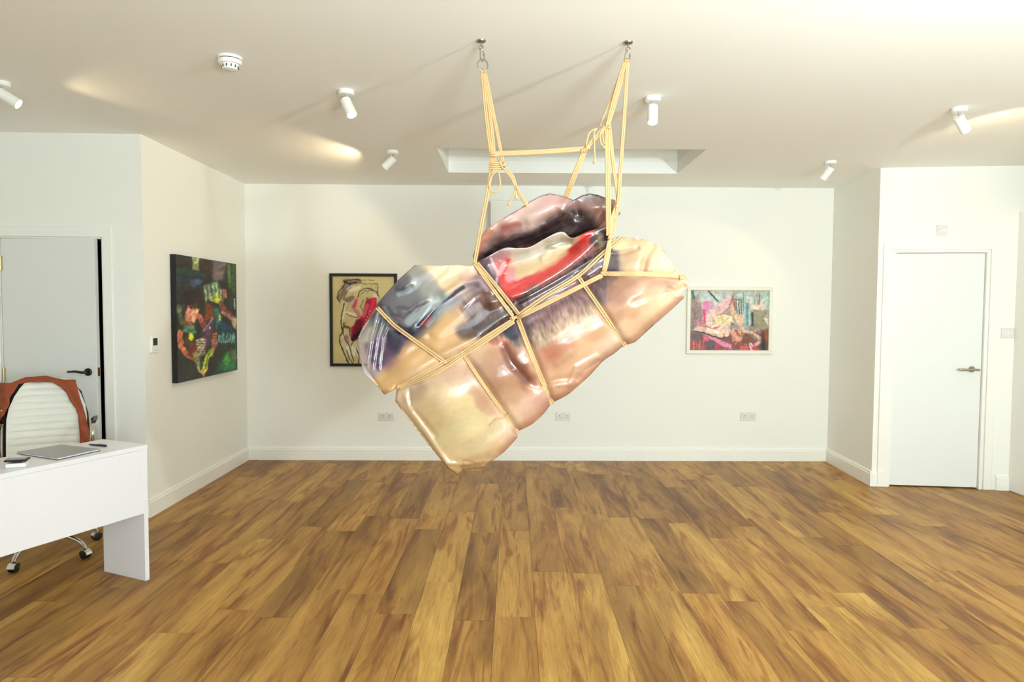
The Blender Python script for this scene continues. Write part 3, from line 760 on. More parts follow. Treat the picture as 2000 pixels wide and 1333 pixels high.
MB().lathe([(.0055, -hl*.1), (.0056, hl*.9), (.004, hl)], 12, RX).build('cap', M_pen, t)
MB().box(hl*.1, hl*.9, -.0015, .0015, .0058, .0075).build('clip', M_steel, t)
pc = at_z(34, 912, .75)
t = thing('phone_stand', 'small white block stand on the desk, holding a black phone', 'stand', (pc.x, pc.y, .7505), math.radians(20))
MB().box(-.04, .04, -.028, .028, 0, .02).build('block', M_plast, t, bevel=.004)
MB().box(-.018, .018, -.014, .014, .02, .027).build('rest', M_rubber, t, bevel=.001)
t = thing('phone', 'small black phone lying on its white block stand', 'phone', (pc.x, pc.y, .7785), math.radians(20))
MB().box(-.045, .045, -.03, .03, 0, .009).build('body', M_black, t, bevel=.003)
MB().box(-.036, .036, -.025, .025, .009, .0096).build('screen', M_folder, t)

# ------------------------------------------------------------------ chair
CH = (-2.835, 4.07, 0); phi = math.radians(26.7)
t = thing('office_chair', 'white ribbed office chair with chrome arms and base behind the desk', 'chair', CH, phi)
ht = lambda z: float(np.interp(z, [.47, .55, .80, .87, .94, .99, 1.02, 1.04], [.19, .21, .21, .20, .175, .148, .125, .088]))
yb = lambda z: .19+.13*max(0, (z-.47))/.57 - .03*math.sin((z-.47)/.57*math.pi)
NZ, NU = 150, 22
v = []; f = []
for j in range(NZ+1):
    zz = .47+.57*j/NZ; w_ = ht(zz)
    rib = abs(math.sin(math.pi*(zz-.47)/.0425))**.55
    for i in range(NU+1):
        s = -1+2*i/NU; e = (1-abs(s)**8)
        v.append((s*w_, yb(zz)-.012-.013*rib*e-.0*s*s-.035*s*s, zz))
n1 = len(v)
for j in range(NZ+1):
    zz = .47+.57*j/NZ; w_ = ht(zz)
    for i in range(NU+1):
        s = -1+2*i/NU; v.append((s*w_, yb(zz)+.010-.035*s*s, zz))
st = NU+1
for j in range(NZ):
    for i in range(NU):
        a_ = j*st+i; f.append((a_, a_+1, a_+st+1, a_+st)); b_ = n1+a_; f.append((b_, b_+st, b_+st+1, b_+1))
    for i in (0, NU):
        a_ = j*st+i; f.append((a_, a_+st, n1+a_+st, n1+a_))
for j in (0, NZ):
    for i in range(NU):
        a_ = j*st+i; f.append((a_, a_+1, n1+a_+1, n1+a_))
MB().add(v, f).build('backrest', M_leather, t, sharp=60)
v = []; f = []; NS = 110
for j in range(NS+1):
    yy = -.26+.46*j/NS; rib = abs(math.sin(math.pi*(yy+.26)/.0425))**.55; dz = -.05*max(0, (-.14-yy)/.12)**2
    for i in range(NU+1):
        s = -1+2*i/NU; v.append((s*.235, yy, .475+dz+.012*rib*(1-abs(s)**8)))
n1 = len(v)
for j in range(NS+1):
    yy = -.26+.46*j/NS; dz = -.05*max(0, (-.14-yy)/.12)**2
    for i in range(NU+1): v.append(((-1+2*i/NU)*.235, yy, .445+dz))
for j in range(NS):
    for i in range(NU):
        a_ = j*st+i; f.append((a_, a_+1, a_+st+1, a_+st)); b_ = n1+a_; f.append((b_, b_+st, b_+st+1, b_+1))
    for i in (0, NU):
        a_ = j*st+i; f.append((a_, a_+st, n1+a_+st, n1+a_))
for j in (0, NS):
    for i in range(NU): a_ = j*st+i; f.append((a_, a_+1, n1+a_+1, n1+a_))
MB().add(v, f).build('seat', M_leather, t, sharp=60)
fr = MB()
for s in (-1, 1):
    fr.tube(catmull([(s*.235, -.22, .43), (s*.237, .1, .45), (s*.235, .19, .50), (s*.238, .205, .62), (s*.238, .23, .78)], .02), .009, 10)
fr.tube([(-.235, 0, .44), (.235, 0, .44)], .012, 10)
fr.build('side_frame', M_chrome, t)
for s in (-1, 1):
    ar = MB().tube(catmull([(s*.24, .225, .77), (s*.262, .18, .795), (s*.275, .02, .80), (s*.278, -.14, .795), (s*.276, -.195, .765), (s*.272, -.19, .70), (s*.262, -.10, .56), (s*.248, -.02, .455)], .02), .0125, 12)
    ao = ar.build('armrest', M_chrome, t)
    MB().tube([(s*.276, .0, .814), (s*.278, -.14, .809)], .012, 10).build('arm_pad', M_black, ao)
MB().lathe([(.03, .09), (.03, .16), (.024, .17), (.024, .30), (.016, .30), (.016, .43)], 20).build('gas_lift', M_chrome, t)
MB().box(-.09, .09, -.10, .10, .415, .442).build('tilt_mechanism', M_black, t, bevel=.006)
MB().lathe([(.045, .085), (.05, .10), (.045, .135), (.03, .14)], 24).build('hub', M_chrome, t)
for k in range(5):
    a_ = math.radians(-86+72*k)-phi; M = Matrix.Rotation(a_, 4, 'Z')
    mb = MB(); pts = catmull([(.03, 0, .115), (.12, 0, .125), (.22, 0, .11), (.275, 0, .085), (.295, 0, .06)], .02)
    mb.tube([M @ Vector(p) for p in pts], [.017-.006*min(1, i/len(pts)) for i in range(len(pts))], 12)
    lg = mb.build('base_leg', M_chrome, t)
    ca = MB(); cc = Vector((.295, 0, .026))
    for s in (-1, 1):
        Mw = M @ Matrix.Translation(cc+Vector((0, s*.012, 0))) @ Matrix.Rotation(math.radians(90), 4, 'X')
        ca.lathe([(.018, -.009), (.025, -.006), (.025, .006), (.018, .009)], 20, Mw)
    ca.build('castor', M_rubber, lg)
    hd_ = MB(); Mh = M @ Matrix.Translation(cc)
    arc = [(.030*math.cos(q_), .030*math.sin(q_)) for q_ in np.linspace(math.radians(5), math.radians(175), 12)]
    arc2 = [(.027*math.cos(q_), .027*math.sin(q_)) for q_ in np.linspace(math.radians(175), math.radians(5), 12)]
    q2 = MB().prism(arc+arc2, -.02, .02, axis='y'); hd_.add([Mh @ Vector(p) for p in q2.v], q2.f)
    hd_.build('castor_hood', M_chrome, lg)

# ------------------------------------------------------------------ jacket
def cdt(outline, step, jitter=.0, holes=()):
    """triangulate the inside of an outline with interior points every `step`"""
    def res(poly):
        r = []
        for i in range(len(poly)):
            a = np.array(poly[i], float); b = np.array(poly[(i+1) % len(poly)], float)
            n = max(1, int(round(np.linalg.norm(b-a)/step)))
            r += [a+(b-a)*k/n for k in range(n)]
        return r
    bd = res(outline); B_ = np.array(bd)
    x0, y0 = B_.min(0); x1, y1 = B_.max(0)
    g = []
    j = 0; y = y0
    while y < y1:
        x = x0+(step/2 if j % 2 else 0)
        xs = np.arange(x, x1, step); g.append(np.stack([xs, np.full_like(xs, y)], 1)); y += step*.866; j += 1
    g = np.concatenate(g); g = g[in_poly(g, bd)]; g = g[seg_dist(g, bd+[bd[0]]) > step*.6]
    pts = [Vector((float(a), float(b))) for a, b in np.concatenate([B_, g])]
    nb = len(bd)
    vs, es, fs, *_ = geometry.delaunay_2d_cdt(pts, [(i, (i+1) % nb) for i in range(nb)], [], 1, 1e-6)
    return np.array([(p.x, p.y) for p in vs]), [tuple(q) for q in fs]

bx, by = -2.935, 4.27
WJ = (Vector((bx, by)), Vector((math.cos(phi), math.sin(phi))), phi, 1)
def jl(px, py):          # onto the plane of the chair back, local (x, z)
    return on_wall(WJ, px, py)
t = thing('jacket', 'rust brown jacket draped over the back of the white chair', 'jacket', (bx, by, 0), phi)
ring = [(-32, 760), (-14, 749), (20, 749), (45, 739), (88, 736), (120, 743), (146, 743), (160, 785), (175, 830), (186, 862), (160, 862), (158, 835), (156, 810), (150, 797), (138, 782), (130, 768), (118, 756), (103, 747), (60, 747), (36, 750), (30, 760), (22, 775), (20, 790), (12, 806), (0, 819), (-20, 835), (-40, 850)]
rl = [jl(*p) for p in ring]
P, fs = cdt(rl, .009)
inner = [jl(*p) for p in ring[10:]]
di = seg_dist(P, inner)
back_off = lambda z: (yb(z)-.22) 
v = []
for k, (x_, z_) in enumerate(P):
    o_ = yb(z_)-.2236-.058-.035*min(1.2, x_/.21*x_/.21)+.012*min(1, di[k]/.05)
    if z_ > 1.045: o_ += (z_-1.045)*1.0
    if abs(x_) > .215: o_ += min(.09, (abs(x_)-.215)*1.2)
    o_ += .006*math.sin(x_*70+z_*40)+.005*noise.noise(Vector((x_*22, z_*14, 3)))
    v.append((x_, o_, z_))
me = bpy.data.meshes.new('jacket_front'); me.from_pydata(v, [], fs); me.materials.append(M_jacket)
me.polygons.foreach_set('use_smooth', [True]*len(me.polygons))
o = bpy.data.objects.new('front_and_collar', me); C.objects.link(o); o.parent = t
mo = o.modifiers.new('thick', 'SOLIDIFY'); mo.thickness = .008
body = [(-.25, .34), (.20, .34), (.215, .62), (.205, .80), (.17, .95), (.13, 1.0), (.08, 1.025), (-.08, 1.025), (-.16, 1.01), (-.23, .94), (-.28, .8), (-.29, .6)]
body = [(a_, b_) for a_, b_ in body]
P, fs = cdt(body, .02)
v = [(x_, .10+.012*math.sin(x_*34)+.02*noise.noise(Vector((x_*9, z_*5, 1)))-max(0, z_-.96)*.3, z_) for x_, z_ in P]
me = bpy.data.meshes.new('jacket_body'); me.from_pydata(v, [], fs); me.materials.append(M_jlining)
me.polygons.foreach_set('use_smooth', [True]*len(me.polygons))
o = bpy.data.objects.new('back_and_lining', me); C.objects.link(o); o.parent = t; o['label'] = 'dark lining of the jacket'
mo = o.modifiers.new('thick', 'SOLIDIFY'); mo.thickness = .006
u_, z_ = jl(14, 800)
MB().lathe([(.006, 0), (.006, .003), (.003, .004)], 14, Matrix.Translation((u_-.02, -.052, z_)) @ Matrix.Rotation(math.radians(90), 4, 'X')).build('button', M_brass, t)

# ------------------------------------------------------------------ the hanging printed sheet
Y0 = 3.13
FOLD = [(893, 928), (902, 920), (918, 917), (940, 913), (953, 906), (985, 882), (1010, 855), (1011, 843), (1040, 828), (1062, 808), (1078, 788), (1110, 770), (1150, 735), (1178, 705), (1200, 690), (1219, 675), (1240, 668), (1270, 641), (1300, 615), (1335, 583)]
FRONT = [(810, 518), (775, 550), (738, 592), (735, 604), (722, 622), (708, 642), (700, 660), (698, 672), (703, 700), (711, 730), (735, 752), (751, 771), (776, 758), (772, 783), (790, 810), (830, 860), (875, 915)] + FOLD + \
        [(1336, 577), (1329, 573), (1341, 566), (1346, 551), (1336, 538), (1318, 530), (1311, 512), (1296, 490), (1280, 477), (1255, 468), (1228, 464), (1205, 463), (1190, 470), (1187, 440), (1168, 447), (1150, 452), (1120, 466), (1110, 461), (1095, 453), (1060, 465), (1030, 483), (990, 482), (975, 487), (948, 504), (930, 512), (917, 520), (895, 517), (860, 519)]
_lip = [(1187, 440), (1168, 447), (1150, 452), (1130, 461), (1120, 465), (1111, 463), (1105, 456), (1096, 453), (1082, 457), (1060, 469), (1035, 483), (1012, 485), (990, 484), (975, 489), (948, 504), (930, 512)]
_a = FRONT.index((1187, 440)); _b = FRONT.index((930, 512))
FRONT = FRONT[:_a]+[tuple(q) for q in catmull(_lip, 4)]+FRONT[_b+1:]
_a = FRONT.index((893, 928)); _b = FRONT.index((1335, 583))
FRONT = FRONT[:_a+1]+[tuple(q) for q in catmull(FOLD[1:7], 4)]+[tuple(q) for q in catmull(FOLD[7:], 4)]+FRONT[_b+1:]
FLAP = [(925, 516), (924, 500), (933, 470), (950, 447), (985, 425), (1015, 408), (1035, 394), (1055, 383), (1074, 378), (1088, 381), (1102, 384), (1120, 391), (1136, 382), (1152, 378), (1168, 381), (1186, 388), (1202, 391), (1203, 404), (1212, 417), (1204, 425), (1196, 436), (1190, 448), (1192, 482), (1150, 520), (1060, 560), (985, 580), (945, 550)]

def g(P, pts, sig, amp):
    return amp*np.exp(-(seg_dist(P, pts)/sig)**2)
GROOVE = [([(780, 757), (900, 690), (1005, 622), (1178, 536)], 9, .022), ([(1008, 620), (1128, 538), (1213, 463)], 8, .012),
          ([(905, 692), (1010, 843)], 8, .020), ([(1010, 625), (1045, 706), (1078, 788)], 8, .024), ([(1130, 540), (1219, 673)], 8, .020),
          ([(738, 604), (780, 645), (869, 709)], 8, .014), ([(928, 514), (1008, 618)], 9, .018), ([(1178, 535), (1336, 536)], 7, .016)]
def d_front(P):
    P = np.asarray(P, float)
    d = np.zeros(len(P))
    d += -.00012*(P[:, 1]-650)
    # the two long lobes either side of the rope line
    d += g(P, [(860, 760), (960, 720), (1100, 650), (1250, 580)], 62, -.075)
    d += g(P, [(800, 680), (900, 630), (1000, 565), (1150, 480)], 40, -.018)
    for c_, r, a in (((885, 800), 60, -.045), ((985, 745), 40, -.03), ((1105, 675), 44, -.03), ((1245, 590), 46, -.035), ((920, 860), 40, -.02), ((790, 715), 34, -.02), ((1255, 500), 38, -.04)):
        d += a*np.exp(-(((P[:, 0]-c_[0])**2+(P[:, 1]-c_[1])**2)/r**2))
    for pts, s, a in GROOVE: d += g(P, pts, s, a)
    # eye hollow under the lip, then the crest of the next fold
    d += g(P, [(990, 520), (1040, 508), (1110, 478)], 20, .055)
    d += g(P, [(960, 590), (1030, 572), (1100, 530), (1165, 470)], 11, -.022)
    d += g(P, [(1010, 590), (1090, 545), (1180, 490)], 6, .014)
    d += g(P, [(1020, 596), (1100, 552), (1186, 498)], 3.5, -.007)
    d += g(P, [(930, 512), (975, 489), (1030, 484), (1062, 467), (1095, 455), (1120, 466), (1187, 442)], 9, -.022)
    d += g(P, [(1060, 505), (1075, 485), (1110, 478)], 6, -.008)
    # left dark panel swirls and pleats
    d += g(P, [(870, 575), (905, 552), (935, 548), (950, 565), (968, 570)], 8, -.020)
    d += g(P, [(820, 640), (850, 605), (890, 580), (925, 560)], 7, .014)
    d += g(P, [(905, 600), (925, 580), (945, 570)], 5, -.008)
    d += g(P, [(785, 610), (800, 605), (812, 595), (835, 585)], 6, -.006)
    d += g(P, [(790, 560), (800, 552)], 10, -.008)
    d += g(P, [(742, 600), (752, 622), (780, 650)], 6, .010)
    for k in range(6):
        d += g(P, [(738+k*6, 612+k*3), (726+k*5, 660), (716+k*6, 720)], 2.6, [-.004, .004][k % 2])
    d += g(P, [(735, 752), (790, 700), (840, 660)], 8, .008)
    d += g(P, [(760, 762), (850, 700), (930, 662)], 7, -.010)
    # lower body wrinkles
    d += g(P, [(985, 680), (1000, 712), (1035, 748)], 9, .020)
    d += g(P, [(1045, 755), (1090, 742), (1130, 735)], 7, .010)
    d += g(P, [(1115, 748), (1125, 718), (1165, 697)], 6, -.012)
    d += g(P, [(1128, 742), (1142, 724), (1168, 706)], 4, .009)
    d += g(P, [(1060, 762), (1085, 752), (1110, 752)], 5, -.007)
    d += g(P, [(1090, 710), (1112, 690)], 8, -.008)
    d += g(P, [(790, 772), (800, 800), (835, 850), (870, 900)], 5, -.006)
    d += g(P, [(800, 762), (802, 790)], 4, .008)
    d += g(P, [(812, 805), (850, 850)], 5, .005)
    d += g(P, [(872, 905), (905, 908), (955, 900)], 4, -.007)
    d += g(P, [(902, 918), (903, 900), (925, 905)], 3, .004)
    d += g(P, [(1255, 528), (1262, 500), (1275, 484)], 8, .018)
    d += g(P, [(1195, 496), (1220, 494), (1245, 486)], 5, .012)
    d += g(P, [(1305, 565), (1320, 572), (1335, 560)], 6, .014)
    d += g(P, [(1240, 590), (1290, 570)], 8, .008)
    d += g(P, [(1300, 572), (1335, 580)], 5, -.010)
    # broad buckling and fine wrinkles running along the long axis
    an = math.radians(-31)
    mk = np.clip((P[:, 0]-.5*(P[:, 1]-600)-860)/60, .25, 1)
    d += .014*vnoise(P, 120, 34, an, 1)+mk*(.0045*vnoise(P, 50, 13, an, 2)+.0012*vnoise(P, 22, 6, an, 3))
    # rolled lower fold
    s = seg_dist(P, FOLD); q = np.clip(1-s/30, 0, 1)
    d += .05*q**2.3
    for e, r in (([(751, 771), (700, 700), (698, 665), (735, 604)], 12), ([(776, 758), (772, 783), (875, 915), (893, 928)], 7), ([(1318, 530), (1296, 490), (1255, 468), (1205, 463)], 14)):
        s = seg_dist(P, e); q = np.clip(1-s/r, 0, 1); d += .018*(1-np.sqrt(np.maximum(0, 1-q*q)))
    return d
def d_rear(P):
    P = np.asarray(P, float)
    s = seg_dist(P, FOLD); q = np.clip(1-s/34, 0, 1)
    d = .055-.00012*(P[:, 1]-650)+.05*np.sqrt(np.maximum(0, 1-q*q))+.07*np.clip(s/200, 0, 1)
    return d+.016*vnoise(P, 110, 40, -.5, 9)
def d_flap(P):
    P = np.asarray(P, float)
    t_ = np.clip((P[:, 1]-(420-.1*(P[:, 0]-1000)))/90, -.6, 1.4)
    d = .06+.12*np.clip(t_, 0, 1.4)**1.3+.035*np.clip(-t_, 0, 1)
    d += g(P, [(945, 490), (985, 465), (1030, 455), (1070, 440), (1100, 415)], 10, -.018)
    d += g(P, [(1035, 430), (1080, 400), (1120, 392)], 12, -.022)
    d += g(P, [(1120, 392), (1130, 420)], 10, .025)
    d += g(P, [(1150, 402), (1200, 410)], 9, -.012)
    d += g(P, [(930, 500), (940, 470), (960, 450)], 9, -.02)
    return d+.02*vnoise(P, 70, 22, -.45, 12)+.006*vnoise(P, 26, 9, -.45, 13)

FS = '''810 530 150 148 142;790 548 128 124 128;770 570 96 92 102;750 590 72 72 92;800 570 120 116 120;830 545 140 140 134;850 570 150 150 142;840 590 146 146 142;800 600 108 104 110;775 610 92 86 98;820 610 124 120 124;845 610 150 160 166;865 590 180 190 194;800 630 100 96 110;770 635 84 80 98;830 630 84 84 104;745 620 60 66 84;735 640 120 124 130;720 650 176 172 172;710 670 206 196 198;705 700 214 200 206;715 725 216 204 206;728 690 120 90 124;740 670 112 92 122;735 720 190 168 180;750 690 104 74 116;760 710 150 110 130;770 680 60 50 84;785 660 52 52 84;810 650 44 48 76;830 640 40 44 72;800 670 150 110 100;790 690 206 160 120;770 730 226 186 120;750 745 232 192 126;750 760 232 190 132;820 680 222 176 120;850 655 216 176 118;880 640 218 176 116;905 620 212 172 120;870 665 220 178 124;840 700 222 176 128;870 690 226 184 140;800 720 226 184 130;780 745 238 196 140;830 725 240 214 176;880 700 240 212 180;910 680 240 208 176;940 660 232 190 160;900 655 214 156 110;830 525 236 206 162;860 540 240 212 168;890 530 240 212 170;915 525 224 180 148;870 565 238 206 168;900 560 226 200 180;845 550 220 196 164;915 550 190 160 160;925 560 150 130 150;890 590 190 180 190;900 605 160 150 170;915 580 216 196 186;940 565 186 170 180;930 590 150 110 100;950 585 106 76 74;960 600 92 66 66;920 610 170 130 120;930 630 100 76 70;950 640 84 64 60;970 620 80 56 54;985 600 84 60 62;915 645 196 140 110;940 655 196 130 100;975 640 110 84 84;990 620 96 80 90;945 520 110 96 110;955 540 150 130 150;940 540 150 120 130;965 555 140 100 110;975 500 150 130 140;990 495 206 190 196;975 520 226 120 120;985 510 220 70 70;970 540 230 130 130;990 560 214 60 60;1000 575 190 60 60;1005 540 240 190 190;1020 555 220 60 56;1020 500 214 206 206;1020 525 232 212 180;1045 520 232 208 162;1050 490 208 204 196;1075 475 176 176 160;1100 462 200 200 190;1060 540 220 60 50;1080 505 226 204 160;1105 485 218 204 170;1085 525 214 50 40;1120 500 214 50 42;1125 475 222 200 180;1145 470 222 56 52;1150 460 224 60 56;1140 490 206 70 70;1165 465 70 48 46;1175 480 100 80 60;1180 460 84 60 54;1165 495 90 66 60;1150 500 130 112 116;1130 515 150 126 130;1100 535 150 116 116;1160 515 150 130 130;1070 560 110 86 96;1040 575 110 86 90;1100 550 120 90 96;1130 530 110 84 88;1050 595 100 76 92;1020 600 90 70 78;1040 620 130 100 106;1080 590 150 104 110;1110 575 150 100 106;1150 560 120 84 92;1180 545 100 74 80;1000 650 60 60 84;985 645 80 60 76;1020 660 130 110 106;1060 630 160 128 124;1060 655 190 164 140;1100 625 190 160 140;1120 600 190 158 140;1140 590 170 136 124;1170 575 130 110 112;1155 610 200 170 140;1100 650 206 176 146;1165 540 90 60 66;1195 515 90 80 92;1200 500 180 160 150;960 670 220 176 140;980 665 216 160 130;940 690 226 184 150;960 700 196 150 120;985 690 190 134 110;1000 705 150 98 82;1015 725 140 90 76;1035 745 176 120 96;1000 740 196 150 120;970 740 190 144 116;1030 690 216 170 140;1050 710 214 166 136;1080 690 210 146 120;1110 680 222 178 146;1090 720 222 176 144;1070 745 222 176 142;1050 760 226 184 158;1110 720 224 180 146;1140 680 224 184 148;1120 745 226 180 154;1150 720 230 190 164;1170 690 230 196 170;1180 640 220 180 140;1200 660 230 200 176;1150 650 214 168 136;1200 610 206 160 130;1170 620 206 150 120;1230 600 214 170 136;1230 640 236 200 166;1260 560 206 164 134;1200 560 186 140 116;1230 570 196 150 124;1210 580 180 130 110;1270 590 216 176 140;1290 560 212 176 146;1310 550 200 160 134;1330 560 236 200 160;1300 590 236 200 160;1270 620 236 200 166;1320 580 240 210 180;1335 545 226 180 130;1205 475 236 206 160;1230 470 232 186 148;1260 475 240 200 158;1220 485 240 214 166;1250 495 236 206 156;1215 510 226 196 160;1240 520 232 206 164;1260 515 200 150 116;1275 500 220 180 140;1290 500 236 218 180;1300 515 240 224 188;1280 520 226 210 170;1305 530 240 214 176;1230 495 226 180 150;785 780 240 210 180;800 760 240 216 186;800 800 240 212 170;830 780 236 208 166;815 765 190 160 130;850 740 226 196 160;880 730 226 186 156;860 770 240 214 172;820 830 236 206 160;850 820 236 210 160;900 780 232 208 160;880 850 226 210 162;920 830 226 208 160;900 880 230 206 160;940 870 222 200 156;880 900 240 206 160;905 920 236 196 140;930 910 236 196 150;970 880 226 190 150;960 840 226 204 160;920 750 210 170 136;950 770 206 166 136;940 730 200 156 130;975 790 214 176 142;1000 770 206 166 136;1000 810 226 192 160;980 830 230 204 168;1005 850 226 190 170;1030 790 226 186 164;1040 810 214 170 146;1060 790 206 160 144;990 860 230 200 170'''
BS = '''935 500 186 120 108;940 480 190 130 118;955 455 206 160 150;950 490 130 112 106;945 508 110 104 106;970 440 206 160 150;985 450 150 96 88;1000 445 176 120 110;970 470 110 80 72;990 465 120 90 84;1000 430 210 176 170;1030 410 224 196 188;1060 395 222 186 184;1085 388 220 176 176;1050 420 216 190 180;1080 415 206 166 156;1040 440 206 180 168;1020 430 214 184 176;1060 435 176 140 134;1110 392 190 146 140;1130 392 150 120 120;1150 388 130 116 122;1180 392 130 110 116;1100 410 150 110 102;1130 402 150 112 108;1160 405 166 124 116;1190 405 166 126 118;1205 415 170 110 100;1085 435 70 56 56;1110 420 86 66 62;1130 430 76 60 58;1120 450 62 50 52;1150 450 60 48 50;1090 460 60 48 50;1150 425 110 84 80;1170 430 176 130 120;1180 445 176 124 114;1185 420 170 130 120;1160 440 100 76 72;1040 460 76 58 60;1010 465 84 66 70;1020 480 110 70 66;1060 470 66 52 54;990 480 56 46 56;1060 450 84 66 66;970 490 50 44 52;950 510 60 58 66;1180 470 90 70 60;1150 480 60 44 44;1100 500 60 40 40;1000 520 60 40 44'''
ps = lambda s: [[float(x) for x in r.split()] for r in s.split(';')]
FS = ps(FS); BS = ps(BS)  # samples include a mild lilac reflection (front) and inner shadow (flap)
def tone(c, k=.84):
    l = c.mean(1)[:, None]
    return (l+(c-l)*.98)*k*np.array([1.02, .985, .965])
def paint_front(P):
    W_ = P+np.stack([3*vnoise(P, 14, 14, 0, 21), 3*vnoise(P, 14, 14, 0, 22)], 1)
    c = rbf(W_, FS, 9.5)
    fill(c, W_, [(812, 516), (925, 514), (920, 540), (900, 556), (868, 570), (858, 556), (843, 534), (825, 527)], (240, 210, 166), 3)
    stroke(c, W_, [(905, 540), (925, 528)], 3, (226, 186, 160), 12)
    stroke(c, W_, FOLD[5:], 2, (186, 128, 108), 16, .6)  # lower fold edge: skin print with the fold's shading painted in
    fill(c, W_, [(812, 520), (738, 594), (744, 622), (792, 650), (820, 630), (850, 598), (866, 574), (845, 545), (828, 528)], (112, 110, 114), 8, .5)
    stroke(c, W_, [(815, 535), (850, 580)], 8, (160, 158, 150), 20, .7)
    stroke(c, W_, [(750, 590), (790, 545)], 4, (92, 90, 100), 14, .7)
    fill(c, W_, [(832, 642), (868, 612), (895, 598), (914, 606), (921, 640), (934, 656), (900, 680), (860, 702), (800, 735), (762, 762), (746, 760), (742, 742), (770, 706), (800, 676)], (224, 178, 120), 9, .75)
    stroke(c, W_, [(800, 735), (870, 700), (945, 668)], 4, (236, 204, 168), 14, .6)
    fill(c, W_, [(906, 592), (930, 574), (966, 570), (1002, 600), (1000, 622), (962, 645), (932, 660), (913, 640)], (98, 68, 66), 8, .75)
    stroke(c, W_, [(760, 600), (768, 615), (790, 622), (800, 612), (815, 606), (832, 592)], .8, (62, 58, 72), 2.5, .8)
    stroke(c, W_, [(745, 598), (752, 612), (765, 630), (792, 642)], 1.2, (42, 50, 72), 3, .8)
    stroke(c, W_, [(752, 600), (760, 618), (776, 632)], .8, (150, 160, 176), 2.5, .7)
    stroke(c, W_, [(940, 513), (956, 532), (968, 552)], 4, (88, 76, 96), 9, .8)
    stroke(c, W_, [(958, 505), (966, 520), (974, 536), (968, 556)], 1, (232, 206, 216), 2.5, .8)
    stroke(c, W_, [(950, 540), (962, 548), (958, 562)], 1, (206, 150, 164), 3, .7)
    # dark panel, navy band, tiny red wedge
    stroke(c, W_, [(760, 655), (792, 655), (816, 636), (846, 614)], 5, (32, 36, 60), 7)
    fill(c, W_, [(820, 632), (846, 611), (838, 636), (828, 641)], (150, 34, 40), 2)
    stroke(c, W_, [(846, 616), (868, 590), (890, 570), (905, 562)], 2, (46, 56, 76), 3)
    stroke(c, W_, [(836, 636), (862, 600), (884, 585)], 2.5, (196, 206, 222), 4, .7)  # lilac reflection on the vinyl, painted as colour
    stroke(c, W_, [(800, 628), (822, 612), (850, 590), (866, 577)], 4, (176, 196, 198), 9, .6)
    fill(c, W_, [(712, 672), (752, 662), (786, 656), (764, 694), (738, 724), (724, 704)], (96, 68, 102), 5)
    fill(c, W_, [(756, 658), (796, 650), (776, 688), (758, 676)], (44, 42, 74), 6)
    stroke(c, W_, [(775, 565), (784, 570), (790, 562), (795, 566)], 2, (70, 72, 88), 3)
    stroke(c, W_, [(780, 575), (800, 566)], 3, (160, 186, 200), 4, .6)
    stroke(c, W_, [(778, 600), (800, 606), (815, 596)], 1.5, (80, 74, 92), 4)
    for q in ([(738, 612), (724, 660), (716, 700)], [(746, 640), (732, 700)], [(722, 640), (716, 660)], [(755, 650), (742, 710)]):
        stroke(c, W_, q, 1, (214, 208, 206), 2, .6)
    # eye and red rim
    fill(c, W_, [(1000, 490), (1060, 474), (1095, 456), (1125, 466), (1140, 466), (1110, 492), (1060, 522), (1010, 546), (992, 538), (990, 512)], (230, 206, 166), 6, .75)
    fill(c, W_, [(972, 542), (978, 525), (990, 504), (998, 506), (985, 530), (990, 547), (1012, 551), (1040, 544), (1080, 521), (1120, 490), (1138, 466), (1152, 458), (1154, 473), (1120, 504), (1080, 532), (1040, 556), (1005, 579), (990, 573), (979, 558)], (222, 56, 54), 2.5)
    stroke(c, W_, [(1150, 462), (1118, 489), (1084, 514), (1045, 540), (1010, 556)], 3, (206, 30, 32), 5)
    stroke(c, W_, [(985, 515), (975, 535)], 3, (250, 190, 196), 5, .8)
    stroke(c, W_, [(1000, 530), (995, 545)], 5, (244, 170, 178), 8, .8)
    fill(c, W_, [(1000, 490), (1060, 478), (1090, 462), (1104, 468), (1080, 482), (1050, 500), (1010, 512)], (204, 200, 196), 6, .8)
    stroke(c, W_, [(1070, 480), (1092, 474), (1112, 470)], 4, (150, 144, 118), 9, .7)
    stroke(c, W_, [(1020, 532), (1060, 520), (1100, 492)], 5, (234, 208, 158), 12, .8)
    # dark hair along the fold
    stroke(c, W_, [(1160, 470), (1182, 452), (1186, 490)], 6, (52, 34, 32), 9, .85)
    stroke(c, W_, [(1172, 465), (1174, 485)], 3, (130, 106, 74), 6, .8)
    stroke(c, W_, [(1010, 590), (1060, 568), (1110, 540), (1150, 510)], 4, (66, 48, 58), 9, .8)
    stroke(c, W_, [(1024, 596), (1090, 560), (1150, 522)], 2, (150, 128, 150), 4, .8)
    stroke(c, W_, [(905, 648), (960, 640), (1000, 618)], 8, (66, 48, 48), 14, .8)
    stroke(c, W_, [(925, 596), (950, 580), (975, 592)], 6, (130, 92, 84), 12, .7)
    stroke(c, W_, [(990, 645), (1003, 655)], 5, (30, 34, 62), 10, .85)
    stroke(c, W_, [(985, 678), (992, 700), (1010, 725), (1026, 742)], 4, (126, 72, 60), 10, .8)
    stroke(c, W_, [(960, 665), (985, 672)], 3, (176, 100, 84), 8, .7)
    stroke(c, W_, [(1075, 688), (1090, 680), (1110, 668)], 5, (200, 128, 106), 16, .6)
    stroke(c, W_, [(1200, 500), (1196, 540), (1180, 552)], 5, (76, 66, 76), 9, .8)
    hair = [(905, 590), (950, 575), (1000, 585), (1100, 530), (1160, 465), (1190, 470), (1205, 520), (1185, 580), (1150, 620), (1080, 668), (1020, 682), (975, 672), (930, 662), (905, 640)]
